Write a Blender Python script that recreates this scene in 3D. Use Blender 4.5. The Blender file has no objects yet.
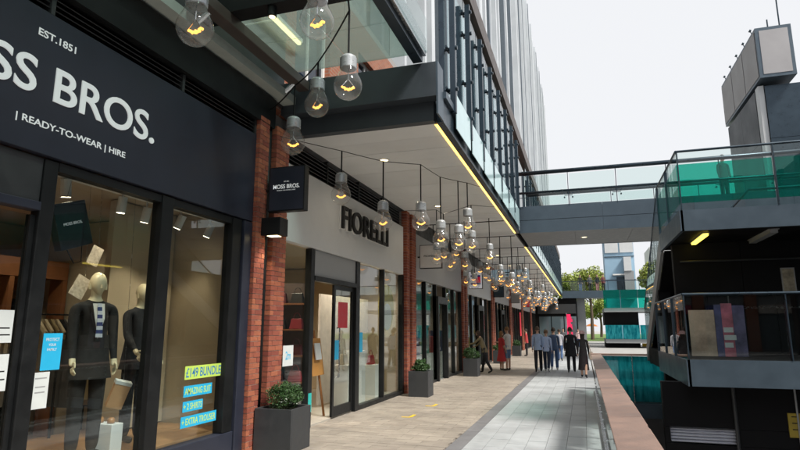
import bpy, bmesh, math, random
from mathutils import Vector, Matrix, Quaternion
random.seed(7)
R = math.radians
SC = bpy.context.scene
COL = SC.collection

# ------------------------------------------------------------------ camera
H = 1.8; FPX = 558.0; TH = R(10.46); PS = R(17.96)
FW = Vector((-math.sin(PS)*math.cos(TH), math.cos(PS)*math.cos(TH), math.sin(TH)))
RT = Vector((math.cos(PS), math.sin(PS), 0)); UP = RT.cross(FW)
CAM = Vector((0, 0, H))
cd = bpy.data.cameras.new('camera'); cam = bpy.data.objects.new('camera', cd); COL.objects.link(cam)
cd.sensor_width = 36; cd.lens = FPX/800*36; cd.clip_end = 2000; cd.clip_start = .05
cam.matrix_world = Matrix((( RT.x, UP.x, -FW.x, 0), (RT.y, UP.y, -FW.y, 0), (RT.z, UP.z, -FW.z, H), (0, 0, 0, 1)))
SC.camera = cam
def ray(px, py): return FW + RT*((px-400)/FPX) - UP*((py-225)/FPX)
def onx(px, py, x): d = ray(px, py); return CAM + d*(x/d.x)
def ony(px, py, y): d = ray(px, py); return CAM + d*(y/d.y)
def onz(px, py, z): d = ray(px, py); return CAM + d*((z-H)/d.z)

# ------------------------------------------------------------------ sky, sun, exposure
wd = bpy.data.worlds.new('World'); SC.world = wd; wd.use_nodes = True
nt = wd.node_tree; nt.nodes.clear()
SUN_EL, SUN_AZ = R(52), R(115)           # azimuth clockwise from +Y
sky = nt.nodes.new('ShaderNodeTexSky'); sky.sky_type = 'NISHITA'; sky.sun_disc = False
sky.sun_elevation = SUN_EL; sky.sun_rotation = SUN_AZ; sky.dust_density = 4; sky.air_density = 1.0
hs = nt.nodes.new('ShaderNodeHueSaturation'); hs.inputs['Saturation'].default_value = .25
sk = nt.nodes.new('ShaderNodeVectorMath'); sk.operation = 'SCALE'; sk.inputs['Scale'].default_value = .07
mx = nt.nodes.new('ShaderNodeMix'); mx.data_type = 'RGBA'; mx.inputs[0].default_value = .9
mx.inputs['B'].default_value = (.365, .370, .382, 1)     # an even white overcast veil over the blue
bg = nt.nodes.new('ShaderNodeBackground'); bg.inputs['Strength'].default_value = 1.0
wo = nt.nodes.new('ShaderNodeOutputWorld')
L = nt.links.new
L(sky.outputs[0], hs.inputs['Color']); L(hs.outputs[0], sk.inputs[0]); L(sk.outputs[0], mx.inputs['A'])
L(mx.outputs['Result'], bg.inputs[0]); L(bg.outputs[0], wo.inputs[0])
sd = bpy.data.lights.new('sun', 'SUN'); sd.energy = 2.1; sd.angle = R(12); sd.color = (1, .95, .87)
so = bpy.data.objects.new('sun', sd); COL.objects.link(so)
sdir = Vector((math.sin(SUN_AZ)*math.cos(SUN_EL), math.cos(SUN_AZ)*math.cos(SUN_EL), math.sin(SUN_EL)))
so.rotation_euler = sdir.to_track_quat('Z', 'Y').to_euler()
SC.view_settings.view_transform = 'Standard'; SC.view_settings.look = 'None'
SC.view_settings.exposure = 1.36; SC.view_settings.gamma = 1; SC.view_settings.use_curve_mapping = False

# ------------------------------------------------------------------ materials
MATS = {}
def pm(name, col, rough=.5, metal=0, var=.15, scale=6, bump=.05, spec=.5, rand=0.0, fine=60, stain=0.0):
    """procedural principled: two noise octaves of colour and roughness variation, bump, optional per-piece variation"""
    if name in MATS: return MATS[name]
    m = bpy.data.materials.new(name); m.use_nodes = True; n = m.node_tree; N = n.nodes; b = N['Principled BSDF']
    tc = N.new('ShaderNodeNewGeometry')
    no = N.new('ShaderNodeTexNoise'); no.inputs['Scale'].default_value = scale; no.inputs['Detail'].default_value = 6; no.inputs['Roughness'].default_value = .65
    n.links.new(tc.outputs['Position'], no.inputs['Vector'])
    hsv = N.new('ShaderNodeHueSaturation'); hsv.inputs['Color'].default_value = (*col, 1)
    mr = N.new('ShaderNodeMapRange'); mr.inputs[1].default_value = .25; mr.inputs[2].default_value = .75
    mr.inputs[3].default_value = 1-var; mr.inputs[4].default_value = 1+var
    n.links.new(no.outputs[0], mr.inputs[0])
    val = mr.outputs[0]
    if rand:
        oi = N.new('ShaderNodeObjectInfo'); ad = N.new('ShaderNodeMath'); ad.operation = 'ADD'
        n.links.new(oi.outputs['Random'], ad.inputs[0]); n.links.new(tc.outputs['Random Per Island'], ad.inputs[1])
        fr = N.new('ShaderNodeMath'); fr.operation = 'FRACT'; n.links.new(ad.outputs[0], fr.inputs[0])
        m2 = N.new('ShaderNodeMapRange'); m2.inputs[3].default_value = 1-rand; m2.inputs[4].default_value = 1+rand
        n.links.new(fr.outputs[0], m2.inputs[0])
        mu = N.new('ShaderNodeMath'); mu.operation = 'MULTIPLY'; n.links.new(val, mu.inputs[0]); n.links.new(m2.outputs[0], mu.inputs[1]); val = mu.outputs[0]
        m3 = N.new('ShaderNodeMapRange'); m3.inputs[3].default_value = .5-rand*.03; m3.inputs[4].default_value = .5+rand*.03
        n.links.new(fr.outputs[0], m3.inputs[0]); n.links.new(m3.outputs[0], hsv.inputs['Hue'])
    if stain:      # trodden-in gum spots and broad dirty patches
        vo = N.new('ShaderNodeTexVoronoi'); vo.inputs['Scale'].default_value = 2.2; n.links.new(tc.outputs['Position'], vo.inputs['Vector'])
        v1 = N.new('ShaderNodeMapRange'); v1.inputs[1].default_value = .045; v1.inputs[2].default_value = .075; v1.inputs[3].default_value = 1-stain; v1.inputs[4].default_value = 1
        n.links.new(vo.outputs['Distance'], v1.inputs[0])
        nb_ = N.new('ShaderNodeTexNoise'); nb_.inputs['Scale'].default_value = .7; nb_.inputs['Detail'].default_value = 5; n.links.new(tc.outputs['Position'], nb_.inputs['Vector'])
        v2 = N.new('ShaderNodeMapRange'); v2.inputs[1].default_value = .35; v2.inputs[2].default_value = .65; v2.inputs[3].default_value = 1-stain*.6; v2.inputs[4].default_value = 1+stain*.25
        n.links.new(nb_.outputs[0], v2.inputs[0])
        for q in (v1, v2):
            mm_ = N.new('ShaderNodeMath'); mm_.operation = 'MULTIPLY'; n.links.new(val, mm_.inputs[0]); n.links.new(q.outputs[0], mm_.inputs[1]); val = mm_.outputs[0]
    n.links.new(val, hsv.inputs['Value']); n.links.new(hsv.outputs[0], b.inputs['Base Color'])
    b.inputs['Metallic'].default_value = metal; b.inputs['Specular IOR Level'].default_value = spec
    rr = N.new('ShaderNodeMapRange'); rr.inputs[1].default_value = .3; rr.inputs[2].default_value = .7
    rr.inputs[3].default_value = max(.03, rough*.8); rr.inputs[4].default_value = min(1, rough*1.25)
    n.links.new(no.outputs[0], rr.inputs[0]); n.links.new(rr.outputs[0], b.inputs['Roughness'])
    if bump:
        nf = N.new('ShaderNodeTexNoise'); nf.inputs['Scale'].default_value = fine; nf.inputs['Detail'].default_value = 4
        n.links.new(tc.outputs['Position'], nf.inputs['Vector'])
        bp = N.new('ShaderNodeBump'); bp.inputs['Strength'].default_value = bump; bp.inputs['Distance'].default_value = .02
        n.links.new(nf.outputs[0], bp.inputs['Height']); n.links.new(bp.outputs[0], b.inputs['Normal'])
    MATS[name] = m; return m
def em(name, col, s):
    if name in MATS: return MATS[name]
    m = bpy.data.materials.new(name); m.use_nodes = True; b = m.node_tree.nodes['Principled BSDF']
    b.inputs['Base Color'].default_value = (*col, 1); b.inputs['Emission Color'].default_value = (*col, 1); b.inputs['Emission Strength'].default_value = s
    MATS[name] = m; return m
def gl(name, tint, ior=1.5, wav=0.0, body=0.0, bodycol=(.1, .3, .3), rough=0.0):
    """thin architectural glass: clear tinted transmission plus Fresnel mirror; body = share of a diffuse tinted film"""
    if name in MATS: return MATS[name]
    m = bpy.data.materials.new(name); m.use_nodes = True; n = m.node_tree; N = n.nodes; N.clear()
    t = N.new('ShaderNodeBsdfTransparent'); t.inputs[0].default_value = (*tint, 1)
    g = N.new('ShaderNodeBsdfGlossy'); g.inputs['Roughness'].default_value = rough
    f = N.new('ShaderNodeFresnel')                       # same reflectance on both faces of the thin pane
    gb = N.new('ShaderNodeNewGeometry'); im = N.new('ShaderNodeMix'); im.inputs[2].default_value = ior; im.inputs[3].default_value = 1/ior
    n.links.new(gb.outputs['Backfacing'], im.inputs[0]); n.links.new(im.outputs[0], f.inputs[0])
    x = N.new('ShaderNodeMixShader'); o = N.new('ShaderNodeOutputMaterial')
    src = t.outputs[0]
    if body:
        d = N.new('ShaderNodeBsdfDiffuse'); d.inputs[0].default_value = (*bodycol, 1)
        tl = N.new('ShaderNodeBsdfTranslucent'); tl.inputs[0].default_value = (*bodycol, 1)
        a = N.new('ShaderNodeMixShader'); n.links.new(d.outputs[0], a.inputs[1]); n.links.new(tl.outputs[0], a.inputs[2])
        x2 = N.new('ShaderNodeMixShader'); x2.inputs[0].default_value = body
        n.links.new(t.outputs[0], x2.inputs[1]); n.links.new(a.outputs[0], x2.inputs[2]); src = x2.outputs[0]
    if body and name.startswith('teal_blue'):  # upright mottled streaks put the glass reflections into the film colour
        g2 = N.new('ShaderNodeNewGeometry'); mp_ = N.new('ShaderNodeMapping'); mp_.inputs['Scale'].default_value = (6, 6, 1.2); n2 = N.new('ShaderNodeTexNoise'); n2.inputs['Scale'].default_value = 1.6; n2.inputs['Detail'].default_value = 5
        n.links.new(g2.outputs['Position'], mp_.inputs[0]); n.links.new(mp_.outputs[0], n2.inputs['Vector'])
        cr = N.new('ShaderNodeValToRGB'); cr.color_ramp.elements[0].position = .35; cr.color_ramp.elements[0].color = (.01, .24, .29, 1); cr.color_ramp.elements[1].position = .68; cr.color_ramp.elements[1].color = (.12, .72, .76, 1)
        n.links.new(n2.outputs[0], cr.inputs[0]); n.links.new(cr.outputs[0], d.inputs[0]); n.links.new(cr.outputs[0], tl.inputs[0])
    if wav:
        ge = N.new('ShaderNodeNewGeometry'); no = N.new('ShaderNodeTexNoise'); no.inputs['Scale'].default_value = .9
        n.links.new(ge.outputs['Position'], no.inputs['Vector'])
        bp = N.new('ShaderNodeBump'); bp.inputs['Strength'].default_value = wav; bp.inputs['Distance'].default_value = .05
        n.links.new(no.outputs[0], bp.inputs['Height']); n.links.new(bp.outputs[0], g.inputs['Normal'])
    n.links.new(f.outputs[0], x.inputs[0]); n.links.new(src, x.inputs[1]); n.links.new(g.outputs[0], x.inputs[2]); n.links.new(x.outputs[0], o.inputs[0])
    MATS[name] = m; return m
def brickmat(name, c1, c2, mortar, sw=1.0):
    m = bpy.data.materials.new(name); m.use_nodes = True; n = m.node_tree; N = n.nodes; b = N['Principled BSDF']
    ge = N.new('ShaderNodeNewGeometry'); sx = N.new('ShaderNodeSeparateXYZ'); n.links.new(ge.outputs['Position'], sx.inputs[0])
    ad = N.new('ShaderNodeMath'); n.links.new(sx.outputs[0], ad.inputs[0]); n.links.new(sx.outputs[1], ad.inputs[1])
    cx = N.new('ShaderNodeCombineXYZ'); n.links.new(ad.outputs[0], cx.inputs[0]); n.links.new(sx.outputs[2], cx.inputs[1])
    br = N.new('ShaderNodeTexBrick'); br.inputs['Scale'].default_value = 1; br.inputs['Brick Width'].default_value = .225; br.inputs['Row Height'].default_value = .08
    br.inputs['Mortar Size'].default_value = .008; br.inputs['Color1'].default_value = (*c1, 1); br.inputs['Color2'].default_value = (*c2, 1); br.inputs['Mortar'].default_value = (*mortar, 1)
    n.links.new(cx.outputs[0], br.inputs['Vector']); n.links.new(br.outputs[0], b.inputs['Base Color']); b.inputs['Roughness'].default_value = .85
    bp = N.new('ShaderNodeBump'); bp.inputs['Strength'].default_value = .5; bp.inputs['Distance'].default_value = .01; bp.invert = True
    n.links.new(br.outputs['Fac'], bp.inputs['Height']); n.links.new(bp.outputs[0], b.inputs['Normal'])
    MATS[name] = m; return m

M_navy = pm('navy_panel', (.020, .024, .040), .42, var=.2, scale=2, bump=.02)
M_black = pm('black_steel', (.009, .010, .011), .45, var=.25, scale=5, bump=.03, spec=.3)
M_dark = pm('dark_cladding', (.006, .006, .007), .6, var=.3, scale=1.5, bump=.04, spec=.15)
M_louv = pm('louvre_steel', (.035, .037, .040), .45, var=.15)
M_blue = pm('blue_grey_steel', (.075, .105, .135), .35, metal=.3, var=.12, scale=3, bump=.02)
M_dblue = pm('dark_blue_steel', (.035, .055, .075), .3, metal=.5, var=.2, scale=3, bump=.02)
M_brown = pm('brown_steel', (.085, .066, .058), .45, metal=.2, var=.15, scale=4)
M_sofft = pm('soffit_panel_paint', (.78, .79, .785), .55, var=.05, scale=2, bump=.015, rand=.05)
M_white = pm('white_paint', (.78, .78, .76), .5, var=.05)
M_grey = pm('grey_paint', (.30, .31, .32), .5, var=.08)
M_pgrey = pm('pale_grey_panel', (.62, .635, .645), .5, var=.05, scale=2, bump=.01)
M_steel = pm('brushed_steel', (.55, .57, .58), .25, metal=1, var=.1, scale=20, bump=.02)
M_brick = pm('red_brick', (.29, .082, .048), .85, var=.25, scale=30, bump=.35, rand=.28, fine=120)
M_mort = pm('mortar', (.38, .34, .30), .95, var=.2, scale=30, bump=.3)
M_bwall = brickmat('brick_wall', (.36, .12, .06), (.27, .085, .045), (.30, .26, .22))
M_tan = pm('tan_paving', (.315, .278, .238), .55, var=.15, scale=4, bump=.15, rand=.09, stain=.3)
M_pav = pm('grey_paving', (.37, .39, .405), .7, var=.12, scale=4, bump=.15, rand=.05, stain=.3)
M_strip = pm('dark_paving', (.17, .17, .18), .55, var=.15, scale=4, bump=.1, rand=.08)
M_bed = pm('paving_bed', (.16, .15, .14), .9, var=.2, scale=20, bump=.2)
M_conc = pm('concrete', (.33, .32, .31), .8, var=.18, scale=1.2, bump=.1)
M_cap = pm('pink_brown_timber', (.235, .152, .122), .5, var=.28, scale=3, bump=.12, rand=.16, stain=.35)
M_plant = pm('planter_resin', (.035, .038, .042), .5, var=.15, scale=8, bump=.03)
M_soil = pm('soil', (.04, .028, .02), .95, bump=.6, fine=80)
M_glass = gl('window_glass', (.90, .94, .93), 1.62, wav=.02)
M_glassg = gl('green_canopy_glass', (.60, .69, .66), 1.5, body=.28, bodycol=(.52, .60, .57))
M_screen = gl('screen_glass', (.80, .92, .94), 1.6)
M_teal = gl('teal_film_glass', (.16, .74, .64), 1.5, body=.10, bodycol=(.02, .45, .38))
M_tealb = gl('teal_blue_glass', (.08, .55, .60), 1.6, body=.5, bodycol=(.02, .38, .43))
M_clear = gl('clear_glass', (.90, .95, .94), 1.5)
M_bulb = gl('bulb_glass', (.94, .95, .95), 1.45, body=.08, bodycol=(.80, .82, .82))
M_tgl = gl('tower_glass', (.3, .4, .45), 1.9, body=.8, bodycol=(.22, .30, .34))
M_fil = em('filament_glow', (1, .42, .08), 1.0)
M_led = em('led_strip_glow', (1, .60, .12), 1.3)
M_spotface = em('spot_glow', (1, .86, .62), 6)
M_lampw = em('warm_lamp_glow', (1, .80, .42), 2.2)
M_text = em('lit_letter_white', (.80, .82, .84), .10)
M_txtk = pm('black_letter', (.008, .008, .008), .7, var=.05)
M_cream = pm('cream_wall', (.46, .38, .27), .8, var=.08, scale=2)
M_ceil = pm('shop_ceiling', (.50, .42, .32), .8, var=.05)
M_oak = pm('oak_floor', (.30, .16, .07), .5, var=.25, scale=3)
M_wood = pm('reddish_wood', (.28, .11, .045), .5, var=.2, scale=5)
M_skin = pm('skin', (.52, .32, .23), .55, var=.06)
M_mann = pm('mannequin_cream', (.72, .62, .42), .35, var=.04)
M_cyan = pm('cyan_print', (.02, .42, .72), .5, var=.04)
M_lime = pm('lime_print', (.52, .72, .12), .5, var=.04)
M_paper = pm('paper', (.62, .66, .66), .6, var=.06)
M_yellow = pm('yellow_paint', (.70, .48, .03), .6, var=.1)
M_red = pm('red_print', (.62, .03, .05), .5, var=.06)
M_flagw = em('lit_sign_white', (.74, .76, .80), .12)
M_flagr = em('lit_sign_red', (.62, .01, .04), .10)
M_flagn = em('lit_sign_navy', (.01, .02, .16), .08)
M_leafd = pm('boxwood_leaf', (.035, .085, .022), .55, var=.45, scale=25, bump=0, rand=.35)
M_leaf = pm('tree_leaf', (.29, .34, .07), .55, var=.35, scale=1.2, bump=0, rand=.4)
M_bark = pm('bark', (.10, .07, .05), .9, bump=.4)

# ------------------------------------------------------------------ helpers
def wl(o):
    v = Vector((0, 0, 0))
    while o is not None: v += o.location; o = o.parent
    return v
def tag(o, label=None, cat=None, group=None, kind=None):
    if label: o['label'] = label
    if cat: o['category'] = cat
    if group: o['group'] = group
    if kind: o['kind'] = kind
    return o
def thing(name, label, cat, loc=(0, 0, 0), group=None, rz=0):
    o = bpy.data.objects.new(name, None); COL.objects.link(o); o.location = loc; o.rotation_euler.z = rz; o.empty_display_size = .2
    return tag(o, label, cat, group)
class MB:
    def __init__(s): s.v = []; s.f = []; s.mi = []; s.cur = 0
    def add(s, vs, fs):
        b = len(s.v); s.v += [Vector(v) for v in vs]; s.f += [[b+i for i in f] for f in fs]; s.mi += [s.cur]*len(fs); return s
    def box(s, x0, x1, y0, y1, z0, z1):
        return s.add([(x0,y0,z0),(x1,y0,z0),(x1,y1,z0),(x0,y1,z0),(x0,y0,z1),(x1,y0,z1),(x1,y1,z1),(x0,y1,z1)],
                     [(3,2,1,0),(4,5,6,7),(0,1,5,4),(1,2,6,5),(2,3,7,6),(3,0,4,7)])
    def obox(s, c, ax, ay, az, hx, hy, hz):
        c = Vector(c); ax = Vector(ax)*hx; ay = Vector(ay)*hy; az = Vector(az)*hz
        P = [c-ax-ay-az, c+ax-ay-az, c+ax+ay-az, c-ax+ay-az, c-ax-ay+az, c+ax-ay+az, c+ax+ay+az, c-ax+ay+az]
        return s.add(P, [(3,2,1,0),(4,5,6,7),(0,1,5,4),(1,2,6,5),(2,3,7,6),(3,0,4,7)])
    def beam(s, a, b, w, h, up=(0, 0, 1)):
        a = Vector(a); b = Vector(b); d = (b-a); l = d.length; d.normalize(); u = Vector(up)
        r = d.cross(u)
        if r.length < 1e-4: u = Vector((1, 0, 0)); r = d.cross(u)
        r.normalize(); u = r.cross(d)
        return s.obox((a+b)/2, d, r, u, l/2, w/2, h/2)
    def tube(s, pts, rad, n=8, cap=True):
        pts = [Vector(p) for p in pts]; rings = []; b = len(s.v)
        rads = rad if isinstance(rad, (list, tuple)) else [rad]*len(pts)
        for i, p in enumerate(pts):
            d = (pts[min(i+1, len(pts)-1)]-pts[max(i-1, 0)]).normalized()
            u = Vector((0, 0, 1)) if abs(d.z) < .95 else Vector((1, 0, 0))
            r = d.cross(u).normalized(); u = r.cross(d)
            for k in range(n):
                a = 2*math.pi*k/n; s.v.append(p+(r*math.cos(a)+u*math.sin(a))*rads[i])
        for i in range(len(pts)-1):
            for k in range(n):
                s.f.append([b+i*n+k, b+i*n+(k+1) % n, b+(i+1)*n+(k+1) % n, b+(i+1)*n+k]); s.mi.append(s.cur)
        if cap:
            s.f.append([b+k for k in range(n)][::-1]); s.mi.append(s.cur)
            e = b+(len(pts)-1)*n; s.f.append([e+k for k in range(n)]); s.mi.append(s.cur)
        return s
    def lathe(s, prof, c=(0, 0, 0), n=16):
        b = len(s.v); c = Vector(c)
        for r, z in prof:
            for k in range(n):
                a = 2*math.pi*k/n; s.v.append(c+Vector((r*math.cos(a), r*math.sin(a), z)))
        for i in range(len(prof)-1):
            for k in range(n):
                s.f.append([b+i*n+k, b+i*n+(k+1) % n, b+(i+1)*n+(k+1) % n, b+(i+1)*n+k]); s.mi.append(s.cur)
        return s
    def mesh(s, name, off=Vector((0, 0, 0)), mats=(), smooth=False):
        me = bpy.data.meshes.new(name); me.from_pydata([v-off for v in s.v], [], s.f)
        for m in mats: me.materials.append(m)
        if len(mats) > 1: me.polygons.foreach_set('material_index', s.mi)
        if smooth: me.polygons.foreach_set('use_smooth', [True]*len(me.polygons))
        me.update(); return me
    def build(s, name, mat, parent=None, label=None, cat=None, group=None, kind=None, smooth=False, bevel=0, origin=None):
        mats = mat if isinstance(mat, (list, tuple)) else [mat]
        if parent is None and origin is None:
            xs = [v.x for v in s.v]; ys = [v.y for v in s.v]; zs = [v.z for v in s.v]
            origin = Vector(((min(xs)+max(xs))/2, (min(ys)+max(ys))/2, min(zs)))
        off = wl(parent) if parent is not None else Vector(origin)
        o = bpy.data.objects.new(name, s.mesh(name, off, mats, smooth)); COL.objects.link(o)
        if parent is not None: o.parent = parent
        else: o.location = off
        if bevel:
            b = o.modifiers.new('bevel', 'BEVEL'); b.width = bevel; b.segments = 2; b.limit_method = 'ANGLE'
        return tag(o, label, cat, group, kind)
def inst(name, me, parent, loc, scale=None, rot=None):
    o = bpy.data.objects.new(name, me); COL.objects.link(o); o.parent = parent
    o.location = Vector(loc)-(wl(parent) if parent else Vector((0, 0, 0)))
    if scale: o.scale = scale
    if rot: o.rotation_euler = rot
    return o
def copy_tree(o, parent=None):
    c = o.copy(); COL.objects.link(c); c.parent = parent
    for ch in o.children: copy_tree(ch, c)
    return c
def box(name, mat, parent, x0, x1, y0, y1, z0, z1, **k): return MB().box(x0, x1, y0, y1, z0, z1).build(name, mat, parent, **k)
UNIT = {}
def unit(mat, bev=.0):
    key = (mat.name, bev)
    if key not in UNIT:
        bm = bmesh.new(); bmesh.ops.create_cube(bm, size=1)
        if bev: bmesh.ops.bevel(bm, geom=bm.edges[:], offset=bev, segments=1, affect='EDGES')
        me = bpy.data.meshes.new('unit_'+mat.name); bm.to_mesh(me); bm.free(); me.materials.append(mat); UNIT[key] = me
    return UNIT[key]
def ubox(name, mat, parent, x0, x1, y0, y1, z0, z1, bev=0):
    return inst(name, unit(mat, bev), parent, ((x0+x1)/2, (y0+y1)/2, (z0+z1)/2), (x1-x0, y1-y0, z1-z0))
def text(body, mat, parent, c, right, up, width=None, height=None, depth=.006, name='lettering', bold=.0, align='CENTER'):
    """flat-backed extruded letters fitted to width x height, centre (or left) at c"""
    cu = bpy.data.curves.new('t', 'FONT'); cu.body = body; cu.size = 1; cu.extrude = 0; cu.offset = bold; cu.resolution_u = 6
    to = bpy.data.objects.new('t', cu)
    me = to.to_mesh(); vs = [v.co.copy() for v in me.vertices]; fs = [list(p.vertices) for p in me.polygons]
    to.to_mesh_clear(); bpy.data.objects.remove(to); bpy.data.curves.remove(cu)
    x0 = min(v.x for v in vs); x1 = max(v.x for v in vs); y0 = min(v.y for v in vs); y1 = max(v.y for v in vs)
    sx = width/(x1-x0) if width else height/(y1-y0); sy = height/(y1-y0) if height else sx
    right = Vector(right); up = Vector(up); nrm = right.cross(up); c = Vector(c)
    ox = (x0+x1)/2 if align == 'CENTER' else x0
    P = [c+right*((v.x-ox)*sx)+up*((v.y-(y0+y1)/2)*sy) for v in vs]
    # group the letters into words by the gaps between them
    par = list(range(len(vs)))
    def find(a):
        while par[a] != a: par[a] = par[par[a]]; a = par[a]
        return a
    for f in fs:
        for i in f[1:]: par[find(i)] = find(f[0])
    isl = {}
    for i in range(len(vs)): isl.setdefault(find(i), []).append(i)
    iv = sorted((min(vs[i].x for i in g), max(vs[i].x for i in g), k) for k, g in isl.items())
    word = {}; w = 0; end = -99
    for a, b, k in iv:
        if end > -90 and a-end > .17: w += 1
        end = max(end, b); word[k] = w
    allf = fs; out = None
    for wi in range(w+1):
        fs = [f for f in allf if word[find(f[0])] == wi]
        used = sorted({i for f in fs for i in f}); rm = {a: b for b, a in enumerate(used)}
        out = _letters([P[i] for i in used], [[rm[i] for i in f] for f in fs], nrm, depth, name, mat, parent)
    return out
def _letters(P, fs, nrm, depth, name, mat, parent):
    m = MB(); nv = len(P)
    m.add([p+nrm*depth for p in P]+P, fs)
    # side walls along boundary edges
    cnt = {}
    for f in fs:
        for i in range(len(f)):
            e = (f[i], f[(i+1) % len(f)]); cnt[e] = cnt.get(e, 0)+1
    side = [(a+nv, b+nv, b, a) for (a, b) in cnt if (b, a) not in cnt]
    m.f += [list(q) for q in side]; m.mi += [0]*len(side)
    return m.build(name, mat, parent)
def lamp(name, parent, loc, energy, col=(1, .84, .62), kind='POINT', size=.08, target=None, angle=80):
    ld = bpy.data.lights.new(name, kind); ld.energy = energy; ld.color = col; ld.shadow_soft_size = size
    o = bpy.data.objects.new(name, ld); COL.objects.link(o); o.parent = parent
    o.location = Vector(loc)-(wl(parent) if parent else Vector((0, 0, 0)))
    if kind == 'SPOT':
        ld.spot_size = R(angle); ld.spot_blend = .6
        d = Vector(target)-Vector(loc); o.rotation_euler = d.to_track_quat('-Z', 'Y').to_euler()
    return o
YV = Vector((0, 1, 0)); ZV = Vector((0, 0, 1)); XV = Vector((1, 0, 0))
XF = -4.9

# ================================================================== SETTING
box('lower_ground', M_conc, None, -120, 160, -60, 400, -4.4, -4.0, kind='structure')
wk = box('walkway', M_bed, None, -9.6, .26, -14, 62, -.35, -.022, kind='structure')
# paving slabs: the large ones in view are single pieces, the rest one joined bed of slabs
rest = {M_tan: MB(), M_pav: MB(), M_strip: MB()}; slabs = []
rng = random.Random(3)
def slab(mat, x0, x1, y0, y1):
    g = .003; t = rng.uniform(-.0015, .0015)
    slabs.append((mat, x0+g, x1-g, y0+g, y1-g, t))
y = -14.0; r = 0
while y < 62:
    off = (r*.23) % .45; x = -4.93-off
    while x < -2.12:
        a = max(x, -4.93); b = min(x+.45, -2.10)
        if b-a > .05: slab(M_tan, a, b, y, min(y+.2, 62))
        x += .45
    y += .2; r += 1
y = -14.0
while y < 62: slab(M_strip, -2.10, -1.86, y, min(y+.9, 62)); y += .9
for c in range(7):
    x0 = -1.86+c*.3; x1 = x0+.3 if c < 6 else .25
    y = -14.0-(.3 if c % 2 else 0)
    while y < 62: slab(M_pav, x0, x1, max(y, -14), min(y+.6, 62)); y += .6
def seen(s):
    cx, cy = (s[1]+s[2])/2, (s[3]+s[4])/2
    v = Vector((cx, cy, 0))-CAM; w = v.dot(FW)
    if w < 1: return 0
    px = 400+FPX*v.dot(RT)/w; py = 225-FPX*v.dot(UP)/w
    if not (285 < px < 640 and py < 458): return 0
    return (s[2]-s[1])*(s[4]-s[3])/w**3
big = set(id(s) for s in sorted(slabs, key=seen, reverse=True)[:290])
for s in slabs:
    if id(s) in big: ubox('paving_slab', s[0], wk, s[1], s[2], s[3], s[4], -.03+s[5], s[5])
    else: rest[s[0]].box(s[1], s[2], s[3], s[4], -.03+s[5], s[5])
for mt, mb in rest.items(): mb.build('paving_slabs', mt, wk, kind='stuff')
box('plaza', M_conc, None, .30, 60, 18.45, 62, -.4, -.01, kind='structure')
box('far_plaza', M_conc, None, -80, 100, 62.0, 320, -.4, -.012, kind='structure')
box('near_plaza', M_conc, None, .30, 40, -30, -6, -.4, -.01, kind='structure')
box('lawn', pm('lawn_grass', (.10, .17, .03), .9, var=.3, scale=3, bump=.5), None, -40, 60, 84, 180, -.01, .03, kind='structure')

# ================================================================== LEFT BUILDING SHELL
bd = thing('brick_building', 'long red brick shopping building over the row of shops on the left', 'building', (-7, 25, 0))
box('rear_wall', M_cream, bd, -9.9, -9.6, -14, 62, -.3, 9.3)
box('ceiling_slab', M_ceil, bd, -9.6, -5.02, -14, 62, 3.62, 4.7)
box('upper_floor', M_conc, bd, -9.6, -5.02, -14, 62, 4.72, 5.55)
box('roof', M_conc, bd, -9.6, -4.95, 9.0, 62, 9.35, 9.6)
box('roof', M_conc, bd, -9.6, -4.95, -14, 8.98, 9.35, 9.6)
# upper brick wall with windows
yy = -13.0; k = 0; prev = -14.0
segs = []
while yy < 60:
    segs.append((yy, yy+1.5)); yy += 3.1
for (a, b) in segs:
    box('wall_pier', M_bwall, bd, -5.15, -4.9, prev, a, 5.56, 9.34); prev = b
    box('wall_spandrel', M_bwall, bd, -5.15, -4.9, a, b, 5.56, 6.3)
    box('wall_spandrel', M_bwall, bd, -5.15, -4.9, a, b, 8.5, 9.34)
    w = MB().box(-5.12, -5.02, a, a+.07, 6.3, 8.5).box(-5.12, -5.02, b-.07, b, 6.3, 8.5).box(-5.12, -5.02, a+.07, b-.07, 6.3, 6.37).box(-5.12, -5.02, a+.07, b-.07, 8.43, 8.5).box(-5.11, -5.03, (a+b)/2-.03, (a+b)/2+.03, 6.37, 8.43).build('window', M_white, bd)
    box('pane', gl('blue_pane', (.25, .35, .45), 1.6, body=.5, bodycol=(.03, .06, .11)), w, -5.085, -5.065, a+.07, b-.07, 6.37, 8.43)
box('wall_pier', M_bwall, bd, -5.15, -4.9, prev, 62, 5.56, 9.34)

# ================================================================== SHOP 1 (suits)
s1 = thing('menswear_shop', 'dark navy shopfront nearest on the left with suited mannequins in its window', 'shop', (-6, 4.7, 0))
for nm, a in dict(y0=-6.0).items(): pass
box('side_wall', M_cream, s1, -9.6, -5.0, -6.2, -6.0, 0, 3.6)
box('side_wall', M_cream, s1, -9.6, -5.0, 7.44, 7.6, 0, 3.6)
box('floor', M_oak, s1, -9.58, -4.96, -5.98, 7.42, -.02, .06)
box('back_panel', pm('brown_wall', (.26, .17, .10), .8, var=.2, scale=2), s1, -9.59, -9.5, -5.98, 7.42, .06, 3.6)
box('wood_band', M_wood, s1, -9.49, -9.40, -5.98, 7.42, 2.45, 2.95)
box('display_wall', M_cream, s1, -6.35, -6.25, 6.15, 7.40, .40, 3.6)
box('display_floor', M_oak, s1, -6.9, -5.02, 4.1, 7.40, .10, .38)
box('door_post', M_black, s1, -5.0, -4.88, 3.90, 4.05, 0, 3.42, bevel=.008)
box('mullion', M_black, s1, -5.02, -4.86, 5.50, 5.70, .36, 3.42, bevel=.008)
box('frame_post', M_black, s1, -5.02, -4.86, 6.98, 7.20, .36, 3.42, bevel=.008)
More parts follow.
